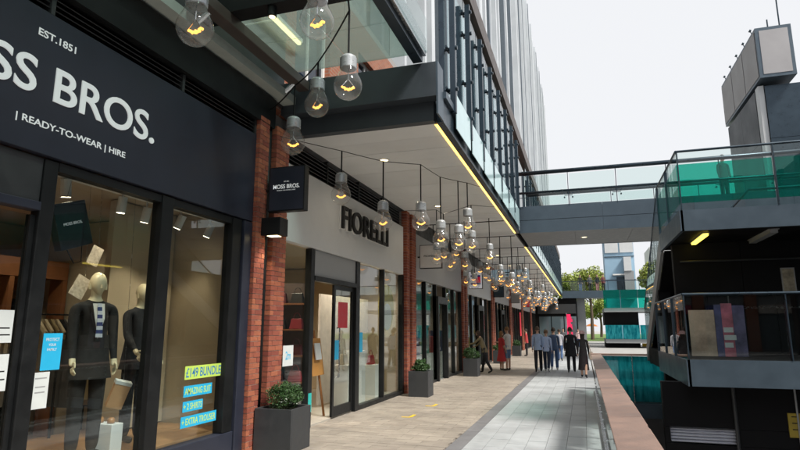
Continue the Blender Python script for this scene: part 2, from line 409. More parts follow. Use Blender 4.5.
box('frame_post', M_navy, s1, -5.02, -4.83, 7.23, 7.44, 0, 3.42, bevel=.008)
box('threshold_plinth', M_navy, s1, -5.02, -4.85, 4.055, 7.22, 0, .355, bevel=.008)
box('window_head', M_black, s1, -5.01, -4.88, 4.055, 7.22, 3.33, 3.42)
box('transom_panel', M_louv, s1, -4.98, -4.90, -2, 3.895, 2.99, 3.42)
box('transom_bar', M_navy, s1, -5.0, -4.86, -2, 3.895, 2.90, 2.985, bevel=.008)
box('window_pane', M_glass, s1, -4.955, -4.943, 4.05, 5.50, .355, 3.33)
box('window_pane', M_glass, s1, -4.955, -4.943, 5.70, 6.98, .355, 3.33)
dr = box('door', M_black, s1, -4.98, -4.92, 3.845, 3.895, .02, 2.86)
box('door_pane', M_glass, s1, -4.956, -4.944, 1.2, 3.845, .05, 2.86)
box('wall_panel', M_navy, s1, -5.02, -4.86, -6.2, -2, 0, 3.42)
fs = thing('fascia_sign', 'wide navy fascia sign reading MOSS BROS. in white letters', 'sign', (-4.9, 3.6, 3.44))
box('panel', M_navy, fs, -5.0, -4.84, -2.0, 7.45, 3.44, 4.86, bevel=.006)
text('MOSS BROS.', M_text, fs, (-4.838, 3.80, 4.165), YV, ZV, 2.86, .36, .012, bold=.012)
text('EST.1851', M_text, fs, (-4.838, 3.845, 4.62), YV, ZV, .42, .075, .004, bold=.012)
text('| READY-TO-WEAR | HIRE', M_text, fs, (-4.838, 4.17, 3.715), YV, ZV, 1.30, .088, .004, bold=.012)
gr = thing('louvre_grille', 'long black louvred vent band above the navy fascia', 'vent', (-4.9, 3, 4.87))
box('backing', M_black, gr, -5.02, -4.97, -2, 7.45, 4.865, 5.10)
for i in range(5):
    a = -2+i*1.93; b = a+1.93 if i < 4 else 7.45
    box('divider', M_louv, gr, -4.97, -4.85, b-.045, b, 4.866, 5.10)
    for j in range(4):
        z = 4.885+j*.058
        MB().obox((-4.91, (a+b-.045)/2, z+.012), (.86, 0, -.5), YV, (.5, 0, .86), .052, (b-.045-a)/2, .005).build('slat', M_louv, gr)
box('wall_beam', M_black, bd, -5.02, -4.78, -6, 7.9, 5.11, 5.62)
box('wall_cladding', M_louv, bd, -4.898, -4.84, -6, 8.24, 5.63, 7.4)
# clothes and props in the window
def spotlight(i, px, py, x, lab, tgt, en):
    p = onx(px, py, x); t = thing('track_spotlight', lab, 'spotlight', (x, p.y, p.z), 'white track spotlights in the suit shop window')
    d = (Vector(tgt)-p).normalized()
    MB().tube([p-d*.10, p+d*.10], .055, 12).build('housing', M_white, t, smooth=False)
    MB().tube([p+d*.1005, p+d*.104], .046, 12).build('lamp_face', M_spotface, t)
    MB().tube([p-d*.06, (x, p.y, 3.44)], .012, 6).build('stem', M_white, t)
    lamp('bulb_light', t, p+d*.14, en, kind='SPOT', target=tgt, angle=75, size=.05)
for i, a in enumerate([(66, 188, -5.4, 'white track spotlight right behind the hanging dark bag', (-5.6, 5.0, 1.4), 17),
          (122, 205, -5.4, 'white track spotlight above the bald mannequin head', (-5.6, 5.4, 1.4), 17),
          (146, 215, -5.4, 'white track spotlight beside the dark window mullion', (-5.9, 5.9, 1.2), 12),
          (180, 222, -5.4, 'white track spotlight left of the two over the price stickers', (-6.2, 6.3, 1.4), 17),
          (209, 231, -5.4, 'white track spotlight right of the two over the price stickers', (-6.2, 6.9, 1.2), 15)]): spotlight(i, *a)
tr = box('light_track', M_white, None, -5.43, -5.37, 4.1, 7.4, 3.44, 3.47, label='white ceiling light track in the suit shop window', cat='light track')
rng = random.Random(5)
M_shirt = [pm('cream_cloth', (.62, .52, .36), .9, var=.1, bump=.1), pm('white_cloth', (.62, .60, .56), .9, var=.08, bump=.1), pm('olive_cloth', (.30, .23, .12), .9, var=.1, bump=.1), pm('charcoal_cloth', (.035, .033, .033), .9, var=.2, bump=.1)]
def clothes_rail(lab, x, ya, yb, ztop, cols, part):
    rail = thing('clothes_rail', lab, 'clothes rail', (x, (ya+yb)/2, 0))
    MB().tube([(x, ya, .06), (x, ya, ztop), (x, yb, ztop), (x, yb, .06)], .018, 8).build('frame', M_black, rail)
    yy = ya+.1; i = 0
    while yy < yb-.08:
        m = M_shirt[rng.choice(cols)]; w = rng.uniform(.2, .24); h = rng.uniform(.75, .95); zt = ztop-.07
        MB().add([(x-w, yy-.02, zt-.18), (x-.04, yy-.02, zt), (x+.04, yy-.02, zt), (x+w, yy-.02, zt-.18), (x+w*.9, yy-.03, zt-h), (x-w*.9, yy-.03, zt-h),
                  (x-w, yy+.02, zt-.18), (x-.04, yy+.02, zt), (x+.04, yy+.02, zt), (x+w, yy+.02, zt-.18), (x+w*.9, yy+.04, zt-h), (x-w*.9, yy+.04, zt-h)],
                 [(0,1,2,3,4,5), (11,10,9,8,7,6), (0,6,7,1), (1,7,8,2), (2,8,9,3), (3,9,10,4), (4,10,11,5), (5,11,6,0)]).build(part, m, rail)
        yy += rng.uniform(.09, .13); i += 1
clothes_rail('rail of cream and white shirts at the back of the suit shop', -7.6, 5.2, 7.2, 2.0, [0, 0, 1, 2, 3], 'shirt')
clothes_rail('rail of dark suit jackets behind the window mannequins', -6.75, 5.9, 7.25, 1.72, [3, 3, 3, 2], 'jacket')
clothes_rail('rail of mixed jackets just inside the suit shop door', -6.6, 3.4, 4.9, 1.75, [3, 2, 3, 1], 'jacket')
wr_ = thing('wardrobe_frame', 'reddish wooden wardrobe frame at the back of the suit shop', 'wardrobe', (-8.6, 7.0, 0))
for yy in (5.4, 6.35, 7.3): box('upright', M_wood, wr_, -8.7, -8.4, yy, yy+.08, .06, 2.6)
box('head_board', M_wood, wr_, -8.7, -8.4, 5.4, 7.38, 2.605, 2.9)
sh = thing('wall_shelf', 'dark wall shelf unit with folded clothes at the back of the suit shop', 'shelf', (-9.2, 5, 0))
for z in (.5, 1.0, 1.5, 2.0): box('shelf_board', M_black, sh, -9.39, -9.0, 2.5, 7.2, z, z+.04)
for yy in (2.5, 4.05, 5.6, 7.2): box('upright', M_black, sh, -9.39, -9.0, yy-.02, yy+.02, .06, 2.3)
for i in range(20):
    yy = 2.7+(i % 10)*.45; z = .54+.5*(i//10)*2 if i < 10 else 1.54
    box('folded_clothes', M_shirt[i % 4], sh, -9.35, -9.05, yy, yy+.3, z, z+rng.uniform(.1, .25))
# hanging dark carrier bag (upside down), flying printed sheets
hb = thing('hanging_carrier_bag', 'large dark carrier bag hung tilted at the top of the suit shop window', 'bag', onx(70, 225, -5.35))
c = onx(70, 225, -5.3); ru = Vector((0, math.cos(R(20)), math.sin(R(20)))); uu = Vector((0, -math.sin(R(20)), math.cos(R(20))))
MB().obox(c, XV, ru, uu, .05, .21, .25).build('bag', pm('bag_paper', (.012, .014, .018), .35, var=.1), hb, bevel=.006)
text('MOSS BROS.', M_text, hb, c+Vector((.0505, 0, 0))+uu*.02, ru, uu, .24, .03, .001)
MB().tube([c-uu*.25-ru*.1, c-uu*.42-ru*.05, c-uu*.42+ru*.05, c-uu*.25+ru*.1], .006, 6).build('handle', M_black, hb)
MB().tube([c+uu*.25, Vector((c.x, c.y, 3.60))], .002, 5).build('string', M_steel, hb)
for (px, py, ang, w, h, lab) in [(95, 256, -22, .14, .24, 'patterned printed sheet floating just above the mannequin head'), (80, 287, -28, .17, .26, 'pale printed sheet floating beside the mannequin head')]:
    c = onx(px, py, -5.55); ru = Vector((.2, math.cos(R(ang)), math.sin(R(ang)))).normalized(); uu = Vector((0, -math.sin(R(ang)), math.cos(R(ang))))
    t = thing('hanging_print', lab, 'print', c)
    MB().obox(c, ru.cross(uu), ru, uu, .006, w/2, h/2).build('board', pm('floral_print', (.55, .47, .38), .6, var=.5, scale=28), t)
    MB().tube([c+uu*h/2, Vector((c.x, c.y, 3.60))], .002, 5).build('string', M_steel, t)
bxp = onx(118, 395, -5.45)
t = thing('shoe_box', 'tan box with dark shoes held beside the mannequin hands', 'box', bxp)
ru = Vector((.5, .75, -.25)).normalized(); uu = Vector((.3, .1, .9)); uu = (uu-ru*uu.dot(ru)).normalized(); 
MB().obox(bxp, ru.cross(uu), ru, uu, .05, .09, .15).build('box', pm('tan_card', (.50, .30, .16), .6, var=.1), t)
MB().obox(bxp+uu*.155, ru.cross(uu), ru, uu, .055, .095, .02).build('lid', M_paper, t)
MB().tube([bxp+uu*.17, Vector((bxp.x, bxp.y, 3.60))], .002, 5).build('string', M_steel, t)
t = thing('display_plinth', 'pale grey plinth at the foot of the window beside the mannequins', 'plinth', (-5.35, 5.28, .38))
box('block', M_pgrey, t, -5.5, -5.15, 5.3, 5.47, .381, .72, bevel=.006)
sho = thing('brown_shoes', 'pair of tan leather shoes on the pale window plinth', 'shoes', (-5.3, 5.35, .721))
for dx in (-.08, .08):
    MB().lathe([(.0, 0), (.04, 0), (.043, .03), (.03, .06), (.0, .065)], (-5.33+dx, 5.385, .721), 10).build('shoe', pm('tan_leather', (.36, .17, .06), .35, var=.1), sho, smooth=True)
# stickers on the glass
def sticker(name, label, y0, y1, z0, z1, mat, lines, tmat, x=-4.94, cat='sticker', group=None):
    t = box(name, mat, None, x, x+.003, y0, y1, z0, z1, label=label, cat=cat, group=group)
    for (s, zc, hh, fr) in lines:
        if s.startswith('-'):
            w_ = (y1-y0)*fr/2; box('print_line', tmat, t, x+.0031, x+.0036, (y0+y1)/2-w_, (y0+y1)/2+w_, zc-.006, zc+.006); continue
        text(s, tmat, t, (x+.0032, (y0+y1)/2, zc), YV, ZV, (y1-y0)*fr, hh, .0008, bold=.01)
    return t
sticker('price_strip', 'lime window sticker reading £149 BUNDLE', 6.22, 7.0, 1.14, 1.31, M_lime, [('£149 BUNDLE', 1.225, .12, .94)], pm('blue_ink', (.02, .18, .45), .5))
sticker('price_strip', 'cyan window sticker reading AMAZING SUIT', 6.22, 6.80, .92, 1.06, M_cyan, [('AMAZING SUIT', .99, .085, .92)], M_lime)
sticker('price_strip', 'cyan window sticker reading + 2 SHIRTS', 6.22, 6.62, .735, .865, M_cyan, [('+ 2 SHIRTS', .80, .08, .92)], M_lime)
sticker('price_strip', 'cyan window sticker reading + EXTRA TROUSER', 6.20, 6.93, .54, .68, M_cyan, [('+ EXTRA TROUSER', .61, .085, .94)], M_lime)
sticker('window_notice', 'bright cyan notice stuck on the suit shop window', 4.14, 4.35, 1.40, 1.75, M_cyan, [('PROTECT', 1.69, .03, .7), ('YOUR', 1.64, .025, .4), ('FAMILY', 1.595, .025, .5)], M_paper)
sticker('window_notice', 'pale notice below the bright cyan one on the suit shop window', 4.075, 4.25, 1.05, 1.385, M_paper, [('- - - -', 1.33, .02, .7), ('- - -', 1.25, .015, .6), ('- - -', 1.20, .015, .6)], M_grey)
sticker('door_notice', 'upper white notice on the dark shop door', 3.64, 3.82, 1.67, 1.96, M_paper, [('- - -', 1.80, .02, .7), ('- - - -', 1.74, .015, .8)], M_txtk, x=-4.942)
sticker('door_notice', 'lower white notice on the dark shop door', 3.64, 3.82, 1.25, 1.57, M_paper, [('- - -', 1.42, .02, .7), ('- - - -', 1.35, .015, .8)], M_txtk, x=-4.942)

# ================================================================== BRICK PIERS
PIT = 8.04
def courses(ya, yb, z1, phase):
    out = []; z = 0; r = phase; h = .08
    while z < z1-.02:
        w = yb-ya
        if w < .35: cuts = [ya, ya+.095, yb] if r % 2 else [ya, ya+.195, yb]
        else: cuts = [ya, ya+w/2, yb] if r % 2 else [ya, ya+w*.25, ya+w*.75, yb]
        for a, b in zip(cuts, cuts[1:]): out.append((a, b, z, min(z+h, z1)))
        z += h; r += 1
    return out
def pier_core(t, y):
    box('mortar_core', M_mort, t, -5.1, -4.787, y+.013, y+.277, 0, 5.2)
    box('mortar_core', M_mort, t, -5.1, -4.787, y+.533, y+.947, 0, 5.2)
    box('recess', M_black, t, -5.12, -4.93, y+.28, y+.53, 0, 5.2)
    MB().tube([(-4.87, y+.405, 0), (-4.87, y+.405, 5.2)], .055, 12).build('downpipe', M_black, t, smooth=True)
p1 = thing('brick_pier', 'nearest red brick pier between the navy shop and the white fascia', 'pier', (-4.9, 7.93, 0), 'brick piers between the shops')
pier_core(p1, 7.45)
rng = random.Random(9)
for (ya, yb, ph) in ((7.45, 7.74, 0), (7.97, 8.41, 1)):
    for (a, b, z0, z1) in courses(ya, yb, 5.2, ph):
        d = rng.uniform(-.002, .002)
        ubox('brick', M_brick, p1, -4.95, -4.78+d, a+.005, b-.005, z0+.005, z1-.005)
PIERS = [7.45]
ords = ['second', 'third', 'fourth', 'fifth', 'sixth', 'seventh']
proto = None
for i in range(6):
    y = 7.45+PIT*(i+1)-.1
    PIERS.append(y)
    if proto is None:
        proto = thing('brick_pier', '', 'pier', (-4.9, y, 0), 'brick piers between the shops'); pier_core(proto, y)
        mb = MB()
        for (ya, yb, ph) in ((y, y+.29, 0), (y+.52, y+.96, 1)):
            for (a, b, z0, z1) in courses(ya, yb, 5.2, ph): mb.box(-4.95, -4.78, a+.005, b-.005, z0+.005, z1-.005)
        mb.build('bricks', M_brick, proto, kind='stuff'); o = proto
    else:
        o = copy_tree(proto); o.location.y = y
    o['label'] = ords[i]+' brick pier from the camera along the shop row'

# ================================================================== SHOP 2 (white fascia)
def frame(parent, y, z0, z1, w=.07, m=M_black): return box('mullion', m, parent, -5.0, -4.87, y-w/2, y+w/2, z0, z1, bevel=.006)
s2 = thing('handbag_shop', 'glazed handbag shop under the white fascia', 'shop', (-6.5, 12, 0))
box('side_wall', M_cream, s2, -9.6, -5.12, 8.2, 8.4, 0, 3.6); box('side_wall', M_cream, s2, -9.6, -5.12, 15.6, 15.8, 0, 3.6)
box('floor', pm('pale_tile', (.45, .42, .37), .35, var=.08), s2, -9.58, -4.96, 8.42, 15.58, -.02, .02)
box('back_panel', M_cream, s2, -9.59, -9.5, 8.42, 15.58, .02, 3.6)
box('display_back', pm('warm_white_board', (.68, .65, .60), .7), s2, -5.95, -5.9, 12.1, 15.2, .05, 2.6)
for y, w in ((8.45, .06), (9.63, .16), (11.93, .22), (13.70, .07), (15.32, .14)): frame(s2, y, 0, 3.30, w)
for a, b in ((8.48, 9.55), (9.71, 11.82), (12.04, 13.665), (13.735, 15.25)):
    if a != 9.71:
        box('window_pane', M_glass, s2, -4.956, -4.944, a, b, .10, 3.28)
        box('sill', M_black, s2, -5.0, -4.87, a, b, 0, .098)
box('shutter_panel', M_grey, s2, -4.99, -4.90, 9.71, 11.82, 2.80, 3.30)
box('door_head', M_black, s2, -5.0, -4.86, 9.71, 11.82, 2.70, 2.795)
d2 = MB().box(-4.98, -4.93, 10.75, 10.83, .03, 2.69).box(-4.98, -4.93, 11.72, 11.80, .03, 2.69).box(-4.98, -4.93, 10.83, 11.72, .03, .22).box(-4.98, -4.93, 10.83, 11.72, 2.6, 2.69).build('door', M_black, s2)
box('door_pane', M_glass, d2, -4.961, -4.949, 10.83, 11.72, .22, 2.6)
MB().tube([(-4.93, 10.92, .8), (-4.87, 10.92, .8), (-4.87, 10.92, 1.8), (-4.93, 10.92, 1.8)], .014, 8).build('handle', M_steel, d2)
f2 = thing('fascia_sign', 'pale grey-white fascia reading FIORELLI in raised black letters', 'sign', (-4.9, 12, 3.31))
box('panel', M_pgrey, f2, -5.0, -4.85, 8.42, 15.27, 3.31, 4.70, bevel=.006)
text('FIORELLI', M_txtk, f2, (-4.80, 12.22, 4.14), YV, ZV, 2.95, .50, .05, bold=.006)
text('FIORELLI', M_white, f2, (-4.846, 12.22, 4.14), YV, ZV, 2.97, .52, .04, bold=.012, name='letter_backing')
def louvre(y0, y1, lab):
    g = thing('louvre_grille', lab, 'vent', (-4.9, (y0+y1)/2, 4.72), 'louvre bands above the fascias')
    box('backing', M_black, g, -5.02, -4.97, y0, y1, 4.71, 5.19)
    n = max(2, int((y1-y0)/1.7)); st = (y1-y0)/n
    for i in range(n):
        box('divider', M_black, g, -4.969, -4.86, y0+i*st, y0+i*st+.04, 4.71, 5.19)
        for j in range(6):
            z = 4.745+j*.075
            MB().obox((-4.915, y0+i*st+.04+(st-.04)/2, z), (.86, 0, -.5), YV, (.5, 0, .86), .05, (st-.04)/2, .006).build('slat', M_louv, g)
    return g
louvre(8.42, 15.27, 'black louvre band above the white fascia')
# shop contents
rng = random.Random(11)
bagm = [pm('bag_red', (.30, .02, .03), .4), pm('bag_black', (.015, .014, .015), .35), pm('bag_tan', (.34, .17, .07), .45), pm('bag_cream', (.55, .48, .38), .5), pm('bag_wine', (.10, .015, .02), .4)]
bagn = ['red', 'black', 'tan', 'cream', 'wine']
def handbag(x, y, z, mi, s, lab, rz=0):
    t = thing('handbag', lab, 'handbag', (x, y, z), 'handbags on display')
    MB().add([(x-.07*s, y-.17*s, z), (x+.07*s, y-.17*s, z), (x+.07*s, y+.17*s, z), (x-.07*s, y+.17*s, z), (x-.03*s, y-.13*s, z+.24*s), (x+.03*s, y-.13*s, z+.24*s), (x+.03*s, y+.13*s, z+.24*s), (x-.03*s, y+.13*s, z+.24*s)],
             [(3,2,1,0),(4,5,6,7),(0,1,5,4),(1,2,6,5),(2,3,7,6),(3,0,4,7)]).build('body', bagm[mi], t, bevel=.01)
    MB().tube([(x, y+.09*s*math.cos(a), z+.24*s+.13*s*math.sin(a)) for a in [math.pi*k/8 for k in range(9)]], .009*s, 6).build('strap', bagm[mi], t)
    t.rotation_euler.z = rz
stnd = thing('display_shelf', 'open metal shelf of handbags behind the first handbag shop window', 'shelf', (-6, 10.0, 0))
for z in (.75, 1.25, 1.75, 2.25): box('shelf_board', M_wood, stnd, -7.0, -5.15, 9.85, 10.2, z, z+.03)
for xx in (-7.0, -6.1, -5.17): box('upright', M_steel, stnd, xx, xx+.02, 10.0, 10.02, .02, 2.7)
box('back_sheet', pm('shelf_back', (.09, .06, .05), .6, var=.2), stnd, -7.0, -5.15, 10.21, 10.23, .02, 2.7)
for zi, z in enumerate((.78, 1.28, 1.78, 2.28)):
    for yi, xx in enumerate((-5.38, -5.75, -6.15, -6.55)):
        mi = [0, 4, 1, 2, 4, 0, 1, 3, 0, 1, 4, 2, 1, 4, 0, 2][zi*4+yi]
        handbag(xx, 10.0, z, mi, .85, '%s handbag on the %s shelf behind the glass, %s from the window' % (bagn[mi], ['lowest', 'second', 'third', 'top'][zi], ['first', 'second', 'third', 'fourth'][yi]), R(90))
cb = box('display_block', M_white, None, -5.5, -5.1, 9.0, 9.75, .02, .55, label='low white display block behind the first handbag window', cat='plinth', bevel=.006)
es = thing('easel', 'wooden easel with an orange board inside the handbag shop doorway', 'easel', (-5.35, 10.6, 0))
for (a, b) in (((-5.2, 10.30, .02), (-5.35, 10.55, 1.75)), ((-5.2, 10.95, .02), (-5.35, 10.68, 1.75)), ((-5.75, 10.62, .02), (-5.37, 10.615, 1.7))): MB().beam(a, b, .035, .035).build('leg', pm('easel_wood', (.34, .15, .05), .5), es)
MB().obox((-5.25, 10.62, 1.22), (.97, 0, .15), YV, (-.15, 0, .97), .012, .27, .38).build('board', pm('orange_board', (.55, .27, .07), .6, var=.1), es)
MB().obox((-5.20, 10.60, 1.33), (.97, 0, .15), YV, (-.15, 0, .97), .010, .13, .17).build('poster', M_paper, es)
t = box('display_counter', pm('counter_white', (.62, .58, .52), .5), None, -7.6, -6.9, 9.2, 10.9, .02, 1.0, label='white display counter inside the handbag shop', cat='counter', bevel=.01)
for i, yy in enumerate((9.5, 10.0, 10.5)): handbag(-7.2, yy, 1.0, [3, 0, 1][i], 1.0, ['cream handbag', 'red handbag', 'black handbag'][i]+' on the white counter inside the shop')
for i, (yy, z, mi) in enumerate(((12.5, .95, 3), (13.2, 1.25, 2), (14.3, .85, 0))):
    t = box('display_plinth', M_white, None, -5.65, -5.25, yy-.2, yy+.2, .02, z, label=['low white plinth with a cream handbag', 'tall white plinth with a tan handbag', 'low white plinth with a red handbag'][i]+' behind the window', cat='plinth', bevel=.006)
    handbag(-5.45, yy, z, mi, 1.0, ['cream', 'tan', 'red'][i]+' handbag on a white plinth behind the handbag shop window')
ps = thing('round_poster', 'large round yellow and white poster behind the handbag shop window', 'poster', (-5.05, 14.55, 1.9))
MB().tube([(-5.10, 14.5, 2.35), (-5.085, 14.5, 2.35)], .62, 32).build('disc', pm('poster_yellow', (.62, .50, .10), .6, var=.1), ps)
MB().tube([(-5.083, 14.55, 2.1), (-5.078, 14.55, 2.1)], .36, 28).build('disc', M_paper, ps)
sticker('door_notice', 'red notice on the handbag shop door', 11.0, 11.5, 1.85, 2.35, M_red, [('SALE', 2.12, .12, .7)], M_paper, x=-4.93) if False else sticker('door_notice', 'plain red notice on the handbag shop door', 11.0, 11.5, 1.80, 2.35, M_red, [], M_paper, x=-4.946)
sticker('door_notice', 'cyan notice below the red one on the handbag shop door', 10.86, 11.12, 1.15, 1.55, M_cyan, [], M_paper, x=-4.946)
sticker('window_notice', 'cyan notice on the window beyond the handbag shop door', 12.1, 12.4, 1.25, 1.7, M_cyan, [], M_paper, x=-4.941)
sticker('window_notice', 'white social distancing notice with a blue circle on the first handbag window', 8.72, 9.08, 1.15, 1.5, M_paper, [('2m', 1.33, .14, .5)], M_cyan, x=-4.941)
sticker('window_notice', 'small teal sticker low on the handbag shop door post', 9.57, 9.70, .28, .62, pm('teal_print', (.02, .42, .40), .5), [], M_paper, x=-4.868)
def ceiling_spot(x, y, z, lab, en, group, rad=.09):
    t = thing('ceiling_downlight', lab, 'downlight', (x, y, z), group)
    MB().lathe([(rad*.72, -.012), (rad, -.012), (rad*1.1, 0), (rad*.72, 0)], (x, y, z), 16).build('rim', M_white, t)
    MB().lathe([(.0, -.004), (rad*.72, -.004)], (x, y, z), 16).build('lens', M_lampw, t)
    if en: lamp('bulb_light', t, (x, y, z-.05), en*1.6, kind='SPOT', target=(x, y, 0), angle=140, size=.06)
for i, (x, y) in enumerate(((-6.0, 9.2), (-6.3, 10.8), (-5.45, 12.6), (-5.45, 14.2), (-8.0, 11.5))):
    ceiling_spot(x, y, 3.615, ['downlight over the handbag shelf', 'downlight just inside the handbag shop door', 'downlight over the cream handbag plinth', 'downlight over the red handbag plinth', 'downlight deep inside the handbag shop'][i], 30, 'handbag shop ceiling downlights')
for i, (x, y) in enumerate(((-7.2, 3.2), (-8.2, 5.0), (-7.4, 6.4), (-7.5, 1.0))):
    ceiling_spot(x, y, 3.615, ['downlight inside the suit shop behind the door', 'downlight near the rear shelves of the suit shop', 'downlight over the shirt rail', 'downlight in the nearest corner of the suit shop'][i], [26, 10, 9, 22][i], 'suit shop ceiling downlights')

# ================================================================== SHOPS 3+
bays = []
for i in range(6):
    y0 = PIERS[i+1]+.98; y1 = PIERS[i+2]-.02 if i < 5 else 61.8
    bays.append((y0, y1))
sty = [('teal-lit fashion shop with a black door portal', (.34, .35, .36), (.06, .07, .08)), ('shop behind the flag sign', (.50, .52, .54), (.50, .45, .40)), ('shop beside the standing couple', (.28, .28, .29), (.40, .42, .44)),
       ('pale shop below the hanging direction sign', (.45, .45, .44), (.5, .5, .5)), ('small far shop with a red window banner', (.30, .30, .31), (.3, .2, .2)), ('last shop before the far bridge', (.30, .30, .31), (.3, .3, .3))]
ordl = ['third', 'fourth', 'fifth', 'sixth', 'seventh', 'eighth']
for i, (y0, y1) in enumerate(bays):
    s = thing('shop_unit', ordl[i]+' shop from the camera, '+sty[i][0], 'shop', (-6.5, (y0+y1)/2, 0))
    inner = pm('shop_inner_%d' % i, sty[i][2], .8, var=.3, scale=1.2)
    box('side_wall', inner, s, -8.0, -5.12, y0-.35, y0-.15, 0, 3.6)
    box('back_panel', inner, s, -8.1, -8.0, y0-.15, y1+.1, .02, 3.6)
    box('floor', M_conc, s, -8.0, -4.96, y0-.15, y1+.15, -.02, .02)
    n = 5; st = (y1-y0)/n
    for k in range(n+1): frame(s, min(max(y0+k*st, y0+.04), y1-.04), 0, 3.3, .08)
    for k in range(n):
        a = y0+k*st+.05; b = y0+(k+1)*st-.05
        if k == 2 and i < 3:
            pt = MB().box(-5.0, -4.80, a-.09, a+.07, 0, 2.9).box(-5.0, -4.80, b-.07, b+.09, 0, 2.9).box(-5.0, -4.80, a+.07, b-.07, 2.65, 2.9).build('door_portal', M_black, s, bevel=.006)
            box('door_pane', M_glass, pt, -4.95, -4.938, a+.07, b-.07, .02, 2.65)
        else:
            box('window_pane', M_glass, s, -4.956, -4.944, a, b, .08, 3.28)
            box('sill', M_black, s, -5.0, -4.87, a, b, 0, .078)
    box('fascia', pm('fascia_%d' % i, sty[i][1], .5, var=.06), s, -5.0, -4.85, y0, y1, 3.31, 4.70)
    box('soffit_strip', M_black, s, -5.02, -4.87, y0, y1, 4.705, 5.19)
    t = thing('display_stand', 'display stand with folded clothes inside the '+ordl[i]+' shop', 'display', (-6, (y0+y1)/2, 0))
    for k in range(5):
        yy = y0+.6+k*(y1-y0-1.0)/5; c = [(.35, .05, .05), (.5, .5, .48), (.03, .05, .12), (.4, .35, .2), (.10, .25, .22), (.6, .45, .1)][(k*2+i) % 6]
        box('clothing_block', pm('cloth_%d_%d' % (i, k), c, .8), t, -5.9, -5.4, yy, yy+.7, .9, 1.5+.2*(k % 3)); box('table', M_white, t, -6.0, -5.35, yy-.05, yy+.75, .03, .9)
    for k in range(2):
        ceiling_spot(-6.0, y0+1.8+k*3.4, 3.615, ('nearer' if k == 0 else 'farther')+' ceiling downlight inside the '+ordl[i]+' shop', 34, 'ceiling downlights in the far shops')

# projecting signs
def projecting(label, y, x0, x1, z0, z1, mat, th=.14):
    t = thing('projecting_sign', label, 'sign', ((x0+x1)/2, y, z0), 'projecting box signs on the piers')
    box('case', M_black, t, x0, x1, y-th/2, y+th/2, z0, z1, bevel=.006)
    box('face', mat, t, x0+.02, x1-.02, y-th/2-.006, y-th/2-.001, z0+.02, z1-.02)
    MB().tube([(-4.80, y, (z0+z1)/2), (x0+.02, y, (z0+z1)/2)], .025, 8).build('bracket', M_black, t)
    return t
t = projecting('navy projecting box sign reading MOSS BROS. on the nearest pier', 7.72, -4.70, -4.06, 3.62, 4.35, M_navy)
text('MOSS BROS.', M_text, t, (-4.38, 7.643, 4.02), XV, ZV, .47, .07, .002, bold=.02)
text('EST.1851', M_text, t, (-4.38, 7.643, 4.10), XV, ZV, .09, .018, .002)
text('READY-TO-WEAR | HIRE', M_text, t, (-4.38, 7.643, 3.955), XV, ZV, .33, .02, .002)
t = thing('wall_lamp', 'black box wall lamp under the projecting navy sign', 'wall lamp', (-4.7, 7.72, 3.2))
box('case', M_black, t, -4.78, -4.44, 7.60, 7.85, 3.24, 3.52, bevel=.006); box('lens', M_lampw, t, -4.70, -4.52, 7.66, 7.79, 3.233, 3.238)
lamp('bulb_light', t, (-4.6, 7.72, 3.2), 10, kind='SPOT', target=(-4.7, 7.75, 0), angle=100)
t = projecting('pale grey projecting box sign reading FIORELLI on the second pier', 16.6, -4.72, -4.02, 3.60, 4.33, M_pgrey)
text('FIORELLI', M_txtk, t, (-4.37, 16.52, 3.98), XV, ZV, .42, .055, .002, bold=.02)
t = projecting('white projecting sign with a red, white and navy flag emblem', 24.6, -4.74, -4.14, 3.50, 4.28, M_flagw)
box('emblem', M_flagn, t, -4.66, -4.22, 24.520, 24.5235, 4.02, 4.10); box('emblem', M_flagn, t, -4.66, -4.22, 24.520, 24.5235, 3.68, 3.76); box('emblem', M_flagr, t, -4.44, -4.22, 24.520, 24.5235, 3.76, 4.02)
for i, (y, c) in enumerate(((31.8, M_dblue), (39.8, M_grey), (47.9, M_red))):
    t = projecting(['dark projecting sign on the fourth pier', 'grey projecting sign on the fifth pier', 'red projecting sign on the sixth pier'][i], y, -4.74, -4.16, 3.5, 4.2, c)
t = thing('hanging_direction_sign', 'pale blue direction sign hung below the soffit, far along the arcade', 'sign', (-3.6, 30, 4.3))
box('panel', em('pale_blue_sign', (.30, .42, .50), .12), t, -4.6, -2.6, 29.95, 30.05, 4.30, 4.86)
for x in (-4.3, -2.9): MB().tube([(x, 30, 4.86), (x, 30, 5.19)], .015, 6).build('hanger', M_black, t)
for z, w in ((4.68, .7), (4.55, .55), (4.42, .65)): box('print_line', M_black, t, -4.2, -4.2+w, 29.943, 29.947, z, z+.05)
text('>', M_txtk, t, (-2.85, 29.948, 4.58), XV, ZV, .14, .2, .002)

# ================================================================== ELEVATED WALKWAY
ew = thing('elevated_walkway', 'white soffited upper walkway over the left arcade with a glowing amber edge', 'walkway', (-3.5, 35, 5.2))
Y0, Y1 = 8.65, 62.0
mb = unit(M_sofft, .0)
y = Y0+.02; k = 0
while y < Y1-.5:
    h = .66
    ubox('soffit_panel', M_sofft, ew, -4.84, -2.22, y+.006, min(y+h, Y1)-.006, 5.2+.002*(k % 2), 5.225); k += 1
    y += h
box('deck_core', M_dark, ew, -4.89, -2.17, Y0+.01, Y1, 5.226, 5.54)
for (a, b) in ((Y0, 20.4), (24.0, Y1)):
    box('led_strip', M_led, ew, -2.215, -2.165, a+.1, b-.05, 5.188, 5.2)
    box('edge_beam', M_dblue, ew, -2.16, -2.04, a, b, 5.19, 5.60)
    box('edge_channel', M_blue, ew, -2.06, -1.985, a, b, 5.605, 5.72)
M_endb = pm('slate_steel', (.050, .062, .074), .4, metal=.1, var=.15, scale=2, bump=.03)
box('end_beam', M_endb, ew, -4.89, -2.165, Y0-.16, Y0, 5.17, 5.66)
